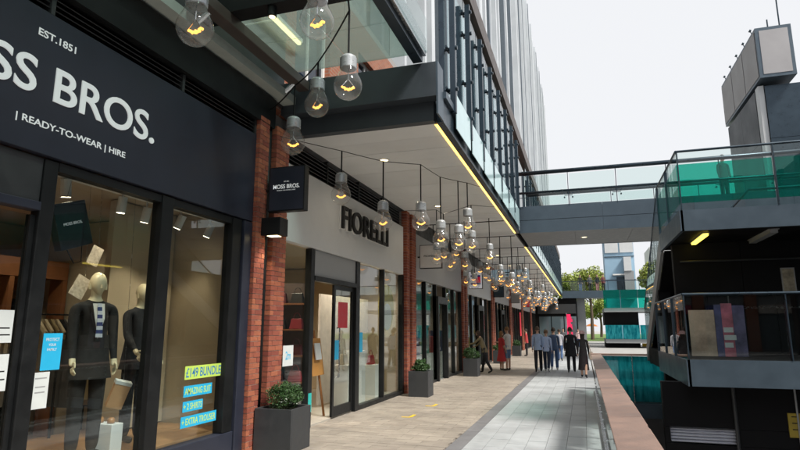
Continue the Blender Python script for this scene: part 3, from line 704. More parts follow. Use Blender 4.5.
box('end_beam', M_endb, ew, -4.89, -2.06, Y0-.40, Y0-.165, 5.50, 6.09)
box('corner_plate', M_blue, ew, -2.058, -2.03, Y0-.40, Y0-.02, 5.19, 6.10)
for i, (x, y) in enumerate(((-3.72, 10.41), (-3.74, 15.03), (-3.72, 19.6), (-3.72, 26.5), (-3.72, 31.2), (-3.72, 36.0), (-3.72, 42.0), (-3.72, 50.0))):
    ceiling_spot(x, y, 5.199, ['nearest', 'second', 'third', 'fourth', 'fifth', 'sixth', 'seventh', 'farthest'][i]+' round downlight in the white arcade soffit', 4 if i < 4 else 0, 'soffit downlights', .12)
# glass screen with twin steel posts
M_sp = pm('sky_reflection_cyan', (.50, .70, .74), .12, var=.1, scale=1.5, bump=.01, spec=1.0)  # sky reflected in the spandrels is put into this pale cyan base
sc = thing('glass_screen', 'tall glass wind screen on twin blue steel posts along the upper walkway edge', 'screen', (-2.1, 30, 5.5))
pp = MB()
for dx in (-.15, .05): pp.box(dx, dx+.10, -.05, .05, 0, 3.02)
ppm = pp.mesh('twin_post', Vector((0, 0, 0)), [M_dblue])
cm = MB()
cm.tube([(-.15, 0, 0), (.17, 0, 0)], .032, 8).tube([(.0, -.13, 0), (.0, .13, 0)], .025, 8).tube([(.15, -.02, .0), (.19, -.02, 0)], .04, 8)
cmm = cm.mesh('clamp', Vector((0, 0, 0)), [M_dblue])
ys = [9.3+1.53*i for i in range(8)]+[24.4+1.53*i for i in range(25)]
for i, y in enumerate(ys):
    if y > 61.8: break
    if 20.35 < y < 24.2: continue
    p = inst('post', ppm, sc, (-2.1, y, 5.58))
    for z in (.45, 1.25, 2.35, 2.85):
        o = bpy.data.objects.new('clamp', cmm); COL.objects.link(o); o.parent = p; o.location = (0, 0, z)
    if i+1 < len(ys) and ys[i+1]-y < 2: (ubox('glass_pane', M_screen, sc, -2.106, -2.094, y+.03, ys[i+1]-.03, 5.75, 9.0), ubox('spandrel_glass', M_sp, sc, -1.983, -1.970, y+.10, ys[i+1]-.10, 5.32, 5.98))
# canopy beam and tower above
box('head_beam', M_brown, sc, -2.30, -2.02, 9.0, 61.5, 9.02, 9.50)
for k in range(64): ubox('head_bracket', M_brown, sc, -2.40, -2.04, 9.3+k*.8, 9.36+k*.8, 9.503, 9.58)
tw = thing('office_tower', 'tall silver finned glass office block rising above the walkway', 'building', (-9, 60, 9.6))
M_fin = pm('silver_fin', (.60, .63, .66), .40, metal=.15, var=.1, scale=.5, bump=.01)
M_fin2 = pm('dark_fin', (.16, .19, .22), .35, metal=.3, var=.1)
ZT = 44.5
box('core', M_grey, tw, -16, -5.6, 14, 106.5, 9.61, ZT-.4); box('core', M_grey, tw, -16, -5.6, 70.2, 106.5, 0, 9.605)
y = 14.0; k = 0; rngt = random.Random(2)
while y < 106.5:
    w = rngt.choice([.22, .34, .5]); d = rngt.choice([.35, .5, .7]); zb_ = 9.61 if y < 70.5 else 0
    ubox('fin', M_fin if k % 4 else M_fin2, tw, -5.45, -5.45+d, y, y+w, zb_, ZT)
    ubox('glass_panel', M_tgl, tw, -5.55, -5.47, y+w, y+1.75, zb_, ZT-.3)
    y += 1.75; k += 1
for z in (13.5, 17.2, 20.9, 24.6, 28.3, 32, 35.7, 39.4): box('spandrel', M_grey, tw, -5.465, -5.40, 14, 106.4, z, z+.3)
box('end_wall', M_fin, tw, -16, -4.85, 106.6, 107.2, 0, ZT)
# glass canopy nearest the camera
gc = thing('glass_canopy', 'green-tinted glass canopy over the navy shop on dark steel beams', 'canopy', (-3.6, 3, 6.1))
box('edge_beam', M_dblue, gc, -2.44, -2.28, -6, 8.24, 6.10, 6.30); box('edge_channel', M_steel, gc, -2.275, -2.22, -6, 8.24, 6.20, 6.50)
box('edge_glass', M_clear, gc, -2.218, -2.200, -6, 8.24, 6.25, 6.85)
box('wall_channel', pm('pale_green_channel', (.42, .46, .43), .4, var=.1), gc, -4.838, -4.60, -6, 8.24, 5.66, 5.80)
box('bracket_beam', M_brown, gc, -4.52, -4.32, 5.3, 8.2, 5.86, 6.02, bevel=.01)
for yy in (5.6, 7.9): MB().tube([(-4.62, yy, 5.76), (-4.45, yy, 5.88)], .04, 8).build('tie', M_steel, gc)
for yy in (6.0, 1.9, -2.2): box('cross_beam', M_black, gc, -4.89, -2.445, yy-.13, yy+.13, 6.02, 6.24)
for (a, b) in ((6.135, 7.18), (7.20, 8.24), (2.035, 3.93), (3.95, 5.865), (-2.065, -.1), (-.08, 1.765), (-6, -2.335)):
    for (c, d) in ((-4.83, -3.55), (-3.53, -2.445)): box('glass_pane', M_glassg, gc, c, d, a, b, 6.26, 6.28)
t = thing('canopy_downlight', 'small black cylinder downlight under the canopy cross beam', 'downlight', (-3.72, 5.95, 5.9))
MB().lathe([(0, 0), (.055, 0), (.06, .01), (.06, .14), (0, .14)], (-3.72, 5.95, 5.879), 14).build('housing', M_black, t)
MB().lathe([(0, 0), (.042, 0)], (-3.72, 5.95, 5.876), 14).build('lens', M_lampw, t)
t = thing('linear_lamp', 'long lit strip lamp above the canopy glass', 'lamp', (-4.2, 6.8, 6.45))
box('tube', M_lampw, t, -4.24, -4.18, 6.2, 7.6, 6.40, 6.44); box('case', M_white, t, -4.26, -4.16, 6.18, 7.62, 6.441, 6.50)
MB().tube([(-4.88, 6.9, 6.47), (-4.2, 6.9, 6.47)], .015, 6).build('arm', M_white, t)

# ================================================================== BULBS
def bulb_meshes():
    g = MB().lathe([(.0, -.18), (.06, -.172), (.11, -.145), (.15, -.10), (.172, -.05), (.18, .0), (.172, .05), (.152, .10), (.125, .15), (.106, .20), (.098, .25)], n=24).mesh('bulb_glass', mats=[M_bulb], smooth=True)
    prof = [(.098, .225)]
    for k in range(6): prof += [(.108, .24+k*.024), (.098, .252+k*.024)]
    prof += [(.095, .385), (.06, .41), (0, .415)]
    c = MB().lathe(prof, n=18).mesh('screw_cap', mats=[pm('pale_cap', (.50, .53, .55), .3, metal=.35, var=.1, scale=20)], smooth=True)
    f = MB()
    pts = [(-.075+.15*k/14, .02*math.sin(k*1.9), -.01-.04*math.cos((k-7)/7*1.5)+.007*(k % 2)) for k in range(15)]
    f.tube(pts, .014, 6)
    f = f.mesh('filament', mats=[M_fil])
    s = MB().tube([(0, 0, .24), (0, 0, .09), (-.03, 0, .05), (-.075, 0, -.005)], .006, 5).tube([(0, 0, .09), (.03, 0, .05), (.075, 0, -.005)], .006, 5).mesh('stem', mats=[M_steel])
    return g, c, f, s
BG, BC, BF, BS = bulb_meshes()
def bulb(p, label, top, group, rz=0, sc=1.0):
    p = Vector(p); t = thing('bulb_pendant', label, 'light bulb', p, group)
    t.rotation_euler.z = rz
    t.scale = (sc, sc, sc)
    for n, me in (('glass_bulb', BG), ('screw_cap', BC), ('filament', BF), ('filament_stem', BS)):
        o = bpy.data.objects.new(n, me); COL.objects.link(o); o.parent = t
    if top-p.z > .42:
        o = bpy.data.objects.new('cord', MB().tube([(0, 0, .39), (0, 0, (top-p.z)/sc)], .014, 6).mesh('cord', mats=[M_black])); COL.objects.link(o); o.parent = t
    return t
D = .36
def bulbpos(px, py, dia):
    d = ray(px, py); n = d.normalized(); ang = dia/FPX/d.length; return CAM+n*(D/ang)
nb = [(195, 28, 37, 6.02, 'largest bulb pendant at the top left, in front of the canopy'), (317, 22, 35, 6.10, 'big bulb pendant cut by the top of the picture'),
      (348, 86, 29, 5.78, 'big bulb pendant hanging right below the cable knot'), (317, 105, 25, 5.62, 'bulb pendant just left of and below the one under the cable knot'),
      (293, 143, 24, 5.45, 'bulb pendant hanging in front of the brick pier top'),
      (341, 195, 20, 4.98, 'bulb pendant left of the black fascia letters'), (383, 222, 19, 4.97, 'bulb pendant in front of the last black fascia letters'),
      (421, 222, 18.5, 4.99, 'bulb pendant alone against the white soffit, right of the fascia'), (441, 239, 17, 5.01, 'bulb pendant left in the first tight cluster'),
      (459, 243, 16.5, 5.02, 'lower bulb pendant in the first tight cluster'), (468, 226, 16, 5.06, 'upper right bulb pendant in the first tight cluster'),
      (472, 246, 14, 4.95, 'bulb pendant right behind the first tight cluster'), (437, 258, 13.5, 4.95, 'bulb pendant low behind the first cluster, left one'), (444, 256, 13, 4.95, 'bulb pendant low behind the first cluster, right one'),
      (465, 265, 12, 5.0, 'lowest bulb pendant, in front of the flag sign'), (490, 257, 12, 5.08, 'lone bulb pendant on a long rod below the dark rail')]
NB = []
for (px, py, dia, top, lab) in nb:
    p = bulbpos(px, py, dia); NB.append((p, top)); bulb(p, lab, top, 'giant bulb pendants', rz=random.uniform(-.6, .6)+PS)
def cable(pts, lab, r=.012, sag=.0):
    out = []
    for a, b in zip(pts, pts[1:]):
        a = Vector(a); b = Vector(b)
        for k in range(6):
            q = a.lerp(b, k/6); q.z -= sag*4*(k/6)*(1-k/6); out.append(q)
    out.append(Vector(pts[-1]))
    return MB().tube(out, r, 6).build('catenary_cable', M_black, None, label=lab, cat='cable', group='cables carrying the bulbs')
P = lambda i: (NB[i][0].x, NB[i][0].y, NB[i][1])
cable([(-2.36, 5.2, 6.09), P(2), P(3), P(4), (-4.79, 7.75, 5.4)], 'black cable slanting under the canopy to the brick pier', .012, .03)
cable([(-4.86, 8.0, 5.05), P(5), P(6), P(7), P(8), P(9), P(10), (-2.2, 13.0, 5.15)], 'black cable across the soffit carrying the first row of bulbs', .007, .005)
cable([(-4.86, 14.5, 5.02), P(12), P(13), P(11), (-2.2, 15.4, 5.15)], 'black cable across the soffit carrying the second row of bulbs', .007, .005)
rng = random.Random(21)
nrow = ['first', 'second', 'third', 'fourth', 'fifth', 'sixth', 'seventh', 'eighth', 'ninth', 'tenth', 'eleventh', 'twelfth', 'thirteenth', 'fourteenth']
for i in range(14):
    y = 17.3+i*3.05
    rl = box('light_rail', M_black, None, -4.84, -2.2, y-.012, y+.012, 5.085, 5.11, label=nrow[i]+' dark rail across the soffit from which bulbs hang, counted from the camera', cat='rail', group='bulb rails')
    n = 6 if i else 4
    for k in range(n):
        x = -4.4+k*.40+rng.uniform(-.12, .12)
        if i == 0 and k > 2: continue
        bulb((x, y+rng.uniform(-.04, .04), rng.choice([3.45, 3.75, 4.0, 4.2])+rng.uniform(-.1, .1)), 'bulb pendant in the dense far run of bulbs under the soffit' if i > 5 else 'bulb pendant on the %s dark rail, %s from the shops' % (nrow[i], nrow[k]), 5.10, 'far bulb pendants' if i > 5 else 'giant bulb pendants', rz=rng.uniform(-1, 1))

# ================================================================== PLANTERS AND SHRUBS
def leafmass(mb, c, rx, ry, rz_, n, size, rng, hollow=.55):
    for _ in range(n):
        while True:
            v = Vector((rng.uniform(-1, 1), rng.uniform(-1, 1), rng.uniform(-1, 1)))
            if hollow < v.length < 1: break
        p = Vector(c)+Vector((v.x*rx, v.y*ry, v.z*rz_))*rng.uniform(.92, 1.06)
        q = Quaternion((rng.gauss(0, 1), rng.gauss(0, 1), rng.gauss(0, 1), rng.gauss(0, 1))); q.normalize()
        a = q @ Vector((size*rng.uniform(.6, 1.2), 0, 0)); b = q @ Vector((0, size*.5, 0))
        mb.add([p-a, p-b, p+a, p+b], [(0, 1, 2, 3)])
def planter(x0, x1, y0, y1, h, lab, slab_, shrub=True, sr=.26):
    cx, cy = (x0+x1)/2, (y0+y1)/2
    t = thing('planter', lab, 'planter', (cx, cy, 0), 'dark square planters along the shops')
    w = .035
    MB().box(x0, x1, y0, y0+w, .002, h).box(x0, x1, y1-w, y1, .002, h).box(x0, x0+w, y0+w, y1-w, .002, h).box(x1-w, x1, y0+w, y1-w, .002, h).build('box', M_plant, t, bevel=.006)
    box('soil', M_soil, t, x0+w, x1-w, y0+w, y1-w, .1, h-.05)
    if shrub:
        s = thing('boxwood_shrub', slab_, 'shrub', (cx, cy, h-.05), 'clipped shrubs in the planters')
        rg = random.Random(int(cy*100))
        m = MB(); leafmass(m, (cx, cy, h+sr*.45), sr*.98, sr*.98, sr*.70, 2200 if cy < 10 else 900, .017 if cy < 10 else .03, rg, .35)
        for _ in range(26):
            a = rg.uniform(0, 6.28); e = rg.uniform(-.1, 1.4); v = Vector((math.cos(a)*math.cos(e), math.sin(a)*math.cos(e), math.sin(e)*.8))*sr*rg.uniform(.75, 1.15)
            leafmass(m, Vector((cx, cy, h+sr*.4))+v, .075, .075, .065, 140 if cy < 10 else 40, .016 if cy < 10 else .03, rg, .2)
        m.build('foliage', M_leafd, s)
        mm = MB()
        for k in range(6):
            a = k*1.05; mm.tube([(cx+.03*math.cos(a), cy+.03*math.sin(a), h-.055), (cx+.12*math.cos(a), cy+.12*math.sin(a), h+.2)], [.012, .006], 6)
        mm.build('stem', M_bark, s)
planter(-4.76, -4.14, 7.62, 8.24, .62, 'dark square planter at the nearest brick pier', 'clipped round boxwood in the nearest planter')
planter(-4.55, -4.00, 14.75, 15.30, .66, 'dark square planter at the second brick pier', 'small boxwood in the planter at the second pier', sr=.20)
planter(-4.45, -3.90, 21.5, 22.1, .66, 'dark square planter before the third brick pier', 'bushy olive shrub in the planter before the third pier', sr=.31)
planter(-4.55, -4.0, 29.6, 30.2, .66, 'dark square planter before the fourth brick pier', 'shrub in the planter before the fourth pier', sr=.26)
planter(-4.55, -4.0, 37.7, 38.3, .66, 'dark square planter before the fifth brick pier', 'shrub in the planter before the fifth pier', sr=.26)
for i, (px, py) in enumerate(((410, 417), (433, 406))):
    p = onz(px, py, 0); MB().box(p.x-.16, p.x+.02, p.y-.10, p.y-.03, .003, .006).box(p.x-.02, p.x+.05, p.y-.03, p.y+.30, .003, .006).build('floor_tape', M_yellow, None, label=['nearer yellow corner mark on the tan paving', 'farther yellow corner mark on the tan paving'][i], cat='floor mark', group='yellow floor marks')

# ================================================================== WALKWAY BALUSTRADE
bl = thing('balustrade', 'low glass balustrade with a wide pinkish timber cap along the walkway edge', 'balustrade', (.3, 6, 0))
y = -6.0; k = 0
while y < 17.6:
    e = min(y+1.9, 17.72)
    MB().add([(.155, y+.006, 1.035), (.155, e-.006, 1.035), (.43, e-.006, 1.052), (.43, y+.006, 1.052), (.165, y+.006, .985), (.165, e-.006, .985), (.44, e-.006, 1.0), (.44, y+.006, 1.0)],
             [(3, 2, 1, 0), (4, 5, 6, 7), (0, 1, 5, 4), (1, 2, 6, 5), (2, 3, 7, 6), (3, 0, 4, 7)]).build('cap_board', M_cap, bl, bevel=.006)
    box('glass_pane', M_clear, bl, .222, .236, y+.02, e-.02, .06, .955)
    box('outer_board', M_cap, bl, .445, .475, y+.02, e-.14, .72, .98)
    for q in (y+.05, y+.98): MB().obox((.31, q, .5), XV, YV, ZV, .03, .012, .48).build('post', M_steel, bl)
    for q in (y+.5, y+1.4):
        for z in (.25, .75): MB().tube([(.205, q, z), (.25, q, z)], .025, 8).build('clamp', M_steel, bl)
    y = e; k += 1
box('cap_rail', M_steel, bl, .20, .40, -6, 17.7, .957, .983)
box('base_channel', M_steel, bl, .195, .255, -6, 17.7, .0, .058)
b2 = thing('balustrade', 'teal glass balustrade closing the far end of the sunken void', 'balustrade', (1.4, 18.2, -.3))
box('cap_board', M_cap, b2, .15, 3.4, 18.05, 18.33, 1.0, 1.05, bevel=.006)
for k in range(3): box('glass_pane', M_tealb, b2, .30+k*1.0, 1.28+k*1.0, 18.18, 18.20, -.30, .98)
for k in range(4): box('post', M_steel, b2, .28+k*1.0, .298+k*1.0, 18.14, 18.20, -.35, .99)
box('edge_beam', M_blue, b2, .3, 3.4, 18.1, 18.44, -.75, -.36)
# void walls below
box('retaining_wall', M_conc, None, .0, .24, -6, 18.4, -3.99, -.37, label='concrete retaining wall below the walkway edge', cat='wall')

# ================================================================== FOOTBRIDGE
fb = thing('footbridge', 'blue-grey steel footbridge crossing overhead with tube handrails', 'bridge', (1, 22, 5.2))
XB0, XB1 = -2.03, 9.5
for k in range(6):
    a = XB0+k*(XB1-XB0)/6; b = a+(XB1-XB0)/6
    ubox('soffit_panel', pm('bridge_soffit', (.20, .215, .225), .5, var=.08, rand=.05), fb, a+.005, b-.005, 20.5, 23.9, 5.2, 5.23)
for k in range(4):
    a = XB0+k*(XB1-XB0)/4; b = a+(XB1-XB0)/4
    for yy in (20.4, 23.93):
        ubox('side_panel', M_blue, fb, a+.003, b-.003, yy, yy+.07, 5.19, 5.64); ubox('side_panel', M_blue, fb, a+.003, b-.003, yy+.015, yy+.07, 5.66, 6.17)
box('deck', M_conc, fb, XB0, XB1, 20.48, 23.92, 5.24, 6.10)
for yy in (20.44, 23.96):
    MB().tube([(XB0-.05, yy, 7.42), (XB1, yy, 7.42)], .075, 12).build('handrail', M_dblue, fb, smooth=True)
    MB().tube([(XB0-.05, yy, 6.68), (XB1, yy, 6.68)], .045, 10).build('mid_rail', M_dblue, fb, smooth=True)
    for k in range(6):
        x = XB0+.15+k*1.62
        box('post', M_dblue, fb, x-.012, x+.012, yy-.03, yy+.03, 6.10, 7.42)
        for dx in (-.14, .14):
            for z in (6.42, 6.56): MB().tube([(x+dx, yy-.05, z), (x+dx, yy+.03, z)], .028, 8).build('clamp', M_dblue, fb)
            MB().beam((x, yy, 6.5), (x+dx, yy, 6.5), .02, .02).build('clamp_arm', M_dblue, fb)
        if k < 5: box('glass_pane', M_clear, fb, x+.04, x+1.58, yy-.006, yy+.006, 6.2, 7.3)
ceiling_spot(.2, 22.06, 5.199, 'round downlight under the footbridge', 4, 'soffit downlights', .13)

# ================================================================== RIGHT-HAND STAIR TOWER
st = thing('stair_tower', 'black stair tower on the right with two blue-edged landings', 'stair tower', (4, 13, -4))
XL = 1.68; XR = 9.0
# upper landing
box('landing_slab', M_dark, st, XL+.06, XR, 10.56, 13.3, 3.47, 3.79)
box('landing_edge', M_blue, st, XL+.02, XR, 10.48, 10.555, 3.44, 3.80); box('landing_edge', M_blue, st, XL, XL+.055, 10.48, 13.2, 3.44, 3.80)
box('lower_slab', M_dark, st, 1.66, XR, 10.56, 17.0, .88, 1.27)
box('landing_edge', M_blue, st, 1.60, XR, 10.48, 10.555, .86, 1.285); box('landing_edge', M_blue, st, 1.58, 1.635, 10.48, 14.2, .86, 1.285)
# stair flight descending away on the left side
N = 14; ya, yb, za, zb = 13.2, 17.8, 3.79, 1.27
for i in range(N):
    z = za-(za-zb)*(i+1)/N; y = ya+(yb-ya)*i/N
    box('tread', M_dark, st, XL+.07, 3.2, y, y+(yb-ya)/N+.02, z-.05, z)
MB().add([(XL, ya, 3.80), (XL+.06, ya, 3.80), (XL+.06, yb, 1.28), (XL, yb, 1.28), (XL, ya, 3.40), (XL+.06, ya, 3.40), (XL+.06, yb, .88), (XL, yb, .88)],
         [(0, 1, 2, 3), (7, 6, 5, 4), (0, 3, 7, 4), (1, 5, 6, 2), (0, 4, 5, 1), (3, 2, 6, 7)]).build('stringer', M_grey, st)
MB().add([(XL+.07, ya, 3.35), (3.2, ya, 3.35), (3.2, yb, .80), (XL+.07, yb, .80), (XL+.07, ya, 3.45), (3.2, ya, 3.45), (3.2, yb, .9), (XL+.07, yb, .9)],
         [(0, 1, 2, 3), (7, 6, 5, 4), (0, 3, 7, 4), (1, 5, 6, 2), (0, 4, 5, 1), (3, 2, 6, 7)]).build('flight_soffit', M_dark, st)
# black core walls
box('core_wall', M_dark, st, 2.5, XR, 13.35, 13.6, -3.99, 3.40)
box('core_wall', M_dark, st, 3.25, 3.4, 13.61, 19, -3.99, 3.8)
for k in range(5): ubox('bulkhead_panel', M_dark, st, XL+.10+k*1.2, XL+1.29+k*1.2, 12.3+(k % 2)*.01, 12.5, 2.42, 3.46)
for k in range(5): ubox('core_panel', M_dark, st, 2.52+k*1.25, 3.755+k*1.25, 13.31, 13.348, 1.30, 3.38)
MB().tube([(2.9, 13.28, 1.30), (2.9, 13.28, 2.6), (4.4, 13.28, 2.6)], .025, 6).build('conduit', M_grey, st)
MB().tube([(1.9, 12.27, 3.1), (8.8, 12.27, 3.1)], .02, 6).build('conduit', M_louv, st)
MB().tube([(2.7, 12.9, 2.2), (8.8, 12.9, 2.2)], .022, 8).tube([(2.7, 12.9, 1.28), (2.7, 12.9, 2.2)], .022, 8).tube([(4.7, 12.9, 1.28), (4.7, 12.9, 2.2)], .022, 8).build('inner_handrail', M_steel, st)
MB().tube([(2.35, 11.10, -3.9), (2.35, 11.10, .86)], .03, 8).build('drain_pipe', M_louv, st)
MB().tube([(3.25, 11.10, -3.9), (3.25, 11.10, .86)], .015, 8).build('conduit', M_grey, st)
box('under_wall', M_dark, st, 1.25, XR, 11.15, 11.35, -3.99, -.16); box('under_wall', M_dark, st, 1.25, XR, 11.15, 11.35, .12, .87)
box('under_wall', M_dark, st, 2.36, XR, 11.15, 11.35, -.155, .115); box('under_wall', M_dark, st, 1.25, 1.33, 11.15, 11.35, -.155, .115); box('under_wall', M_dark, st, 1.2, 1.745, 11.15, 11.35, -3.99, .30) if False else None
box('column', M_dark, st, 1.72, 1.98, 14.5, 14.76, -3.99, 2.9)
box('column', M_dark, st, 1.70, 1.95, 11.4, 11.7, -3.99, .87)
# landing glass
def glassrun(parent, pts, z0, z1, mat, band=None, rail=True):
    for a, b in zip(pts, pts[1:]):
        a = Vector((*a, 0)); b = Vector((*b, 0)); n = max(1, round((b-a).length/1.35))
        for k in range(n):
            p = a.lerp(b, (k+.01)/n); q = a.lerp(b, (k+.99)/n)
            zz = Vector((0, 0, 1)); d = (q-p).normalized(); nn = d.cross(zz)
            MB().obox((p+q)/2+zz*(z0+z1)/2, d, nn, zz, (q-p).length/2, .007, (z1-z0)/2).build('glass_pane', mat, parent)
            if band: MB().obox((p+q)/2+zz*(band[0]+band[1])/2-nn*.0, d, nn, zz, (q-p).length/2, .0095, (band[1]-band[0])/2).build('film_band', M_teal, parent)
            MB().obox(p+zz*(z0+z1)/2, d, nn, zz, .008, .03, (z1-z0)/2).build('post', M_dblue, parent)
        if rail: MB().tube([a+Vector((0, 0, z1+.02)), b+Vector((0, 0, z1+.02))], .022, 8).build('top_rail', M_dblue, parent)
glassrun(st, [(XL+.03, 13.2), (XL+.03, 10.50), (XR, 10.50)], 3.805, 4.84, M_clear, band=(3.93, 4.62))
glassrun(st, [(1.61, 14.2), (1.61, 10.50), (XR, 10.50)], 1.29, 2.34, M_clear)
MB().beam((XL+.03, 13.2, 4.85), (XL+.03, 17.8, 2.35), .03, .03).build('stair_rail', M_dblue, st)
MB().add([(XL+.02, 13.2, 3.82), (XL+.035, 13.2, 3.82), (XL+.035, 17.8, 1.30), (XL+.02, 17.8, 1.30), (XL+.02, 13.2, 4.8), (XL+.035, 13.2, 4.8), (XL+.035, 17.8, 2.3), (XL+.02, 17.8, 2.3)],
         [(3, 2, 1, 0), (4, 5, 6, 7), (0, 1, 5, 4), (1, 2, 6, 5), (2, 3, 7, 6), (3, 0, 4, 7)]).build('stair_glass', M_clear, st)
MB().tube([(3.0, 12.9, 4.2), (3.4, 12.9, 4.62), (5.5, 12.9, 4.62)], .03, 8).build('handrail', M_dblue, st)
t = thing('strip_light', 'lit yellow strip lamp under the upper landing', 'lamp', (2.1, 11.5, 3.46))
box('tube', em('yellow_lamp', (1, .75, .10), 1.1), t, 2.12, 2.20, 11.0, 12.2, 3.42, 3.455); box('case', M_grey, t, 2.10, 2.22, 10.98, 12.22, 3.4555, 3.468)
t = thing('strip_light', 'unlit grey strip lamp under the upper landing', 'lamp', (3.1, 11.5, 3.46))
box('tube', M_grey, t, 3.12, 3.24, 10.9, 12.2, 3.40, 3.455); box('case', M_grey, t, 3.10, 3.26, 10.88, 12.22, 3.4555, 3.468)
pst = onx(780, 268, 0) if False else None
a = ony(780, 268, 12.29); b = ony(797, 292, 12.29)
t = thing('wall_poster', 'small framed poster on the black wall between the landings', 'poster', ((a.x+b.x)/2, 12.28, b.z))
box('frame', M_grey, t, a.x, b.x, 12.275, 12.299, b.z, a.z); box('print', pm('poster_print', (.34, .30, .22), .6, var=.6, scale=9), t, a.x+.02, b.x-.02, 12.270, 12.2745, b.z+.02, a.z-.02)
a = ony(787, 413, 11.14); b = ony(803, 438, 11.14)
t = thing('yellow_sign', 'yellow notice on the black wall below the lower landing', 'sign', ((a.x+b.x)/2, 11.13, b.z))
box('plate', pm('mustard_plate', (.34, .25, .03), .6, var=.2), t, a.x, b.x, 11.12, 11.148, b.z, a.z)
for k in range(3): box('print_line', M_black, t, a.x+.05, b.x-.06, 11.115, 11.119, b.z+.12+k*.10, b.z+.135+k*.10)
t = thing('lit_view_slats', 'pale blue slats standing in for the lit view through the wall below the lower landing', 'grille', (1.85, 11.2, -.155))  # pale slats stand in for the brightly lit level behind the opening
box('backing', pm('pale_blue_back', (.40, .43, .52), .6, var=.2), t, 1.335, 2.355, 11.29, 11.33, -.15, .11)
for k in range(5): MB().obox((1.845, 11.24, -.12+k*.052), XV, (0, .86, .5), (0, -.5, .86), .50, .030, .006).build('slat', pm('pale_slat', (.62, .64, .72), .5), t)
# billboard tower behind
bt = thing('billboard_tower', 'dark lift tower topped by a long framed billboard box', 'tower', (9.8, 33, 0))
x0, x1 = 8.98, 10.55; za, zb = 13.95, 16.6
M_shaft = pm('tower_shaft', (.075, .080, .088), .5, var=.12, scale=.8)
for k in range(5):
    for q in range(2): ubox('shaft_panel', M_shaft, bt, x0+.04, x0+.30, 31.3+q*2.8, 34.08+q*2.8, k*2.75, k*2.75+2.73)
    ubox('shaft_panel', M_dblue, bt, x0+.31, x1+.45, 30.6, 30.95, k*2.75, k*2.75+2.73)
box('shaft_fin', M_pgrey, bt, x0+.05, x0+.29, 30.7, 31.2, 0, 13.8); box('shaft_core', M_shaft, bt, x0+.32, x1+.44, 30.96, 36.8, 0, 13.72)
box('billboard_case', M_blue, bt, x0+.01, x1, 30.02, 37.2, za, zb)
box('billboard_face', pm('screen_grey', (.36, .35, .36), .4, var=.06, scale=1), bt, x0+.17, x1-.16, 30.0, 30.018, za+.17, zb-.17)
for k in range(3): box('billboard_side', pm('screen_warm_grey', (.27, .25, .245), .4, var=.08, scale=1), bt, x0-.012, x0+.008, 30.2+k*2.35, 32.45+k*2.35, za+.14, zb-.14)
for k in range(5):
    yy = 30.8+k*1.4; MB().tube([(x0+.1, yy, zb), (x0+.06, yy, zb+.24)], .02, 6).obox((x0+.03, yy, zb+.28), (.9, 0, -.4), YV, (.4, 0, .9), .05, .09, .03).build('floodlight', M_dblue, bt)
for i, (px, ht) in enumerate(((768, 20), (780, 22))):
    p = ony(px, 30, 36); MB().tube([(p.x, 36, zb), (p.x, 36, ht)], .04, 6).build('mast', M_dblue, bt)
# row across the way (right of frame, seen in window reflections)
ob = thing('opposite_building', 'dark glazed shopping block across the void on the right', 'building', (18, 8, 0))
box('core', M_grey, ob, 14.2, 24, -25, 30, -3.99, 13)
for k in range(14):
    y = -25+k*3.93
    ubox('wall_pier', M_brown, ob, 13.9, 14.2, y, y+.9, -3.99, 13)
    for z in (-3.5, .3, 4.6, 8.8): ubox('window', M_tgl, ob, 14.0, 14.15, y+.91, y+3.92, z, z+3.6)
for z in (-3.98, .12, 4.42, 8.62): box('floor_band', M_dblue, ob, 13.85, 13.89, -25, 30, z, z+.3)
rb = thing('unseen_rear_block', 'unseen brick and glass block added behind the camera to darken reflections', 'building', (12, -30, 0))  # unseen block, added so the landing glass mirrors darker tones and some colour
box('core', M_grey, rb, 1.0, 34, -36, -29.6, 0, 14)
for k in range(9):
    x = 1.0+k*3.7
    ubox('wall_pier', M_bwall, rb, x, x+.8, -29.6, -29.2, 0, 14)
    for z in (.2, 4.3, 8.6): ubox('window', M_tgl, rb, x+.81, x+3.69, -29.6, -29.4, z, z+3.4)
    ubox('shop_sign', pm('rear_sign_%d' % (k % 4), ((.5, .35, .25), (.5, .08, .14), (.08, .10, .3), (.55, .5, .45))[k % 4], .5), rb, x+.9, x+3.6, -29.39, -29.3, 2.9, 3.6)
hd_ = thing('reflection_boards', 'blurred cream, pink and blue boards painted as street reflections in the lower landing glass', 'display', (2.6, 12.1, 1.28))  # boards carry the street reflections of the landing glass as plain colour
def board(p0, p1, c, zt, y, sc_=3.5):
    xa_ = ony(p0, 330, y).x; xb_ = ony(p1, 330, y).x
    box('board', pm('board_%d' % p0, c, .6, var=.6, scale=sc_), hd_, xa_, xb_, y, y+.03, 1.275, zt)
board(690, 715.6, (.62, .46, .35), 2.14, 12.10, 2.2); board(716, 722.9, (.10, .10, .22), 2.24, 12.06); board(723, 733.9, (.55, .16, .22), 2.26, 12.05); board(734, 746, (.15, .13, .24), 2.22, 12.06)
ca = ony(724.5, 345, 12.0)
for k, (zx, w) in enumerate(((1.72, .16), (1.58, .20), (1.44, .14))): box('reflected_print', M_paper, hd_, ca.x+.02, ca.x+.02+w, 12.042, 12.0475, zx, zx+.09)
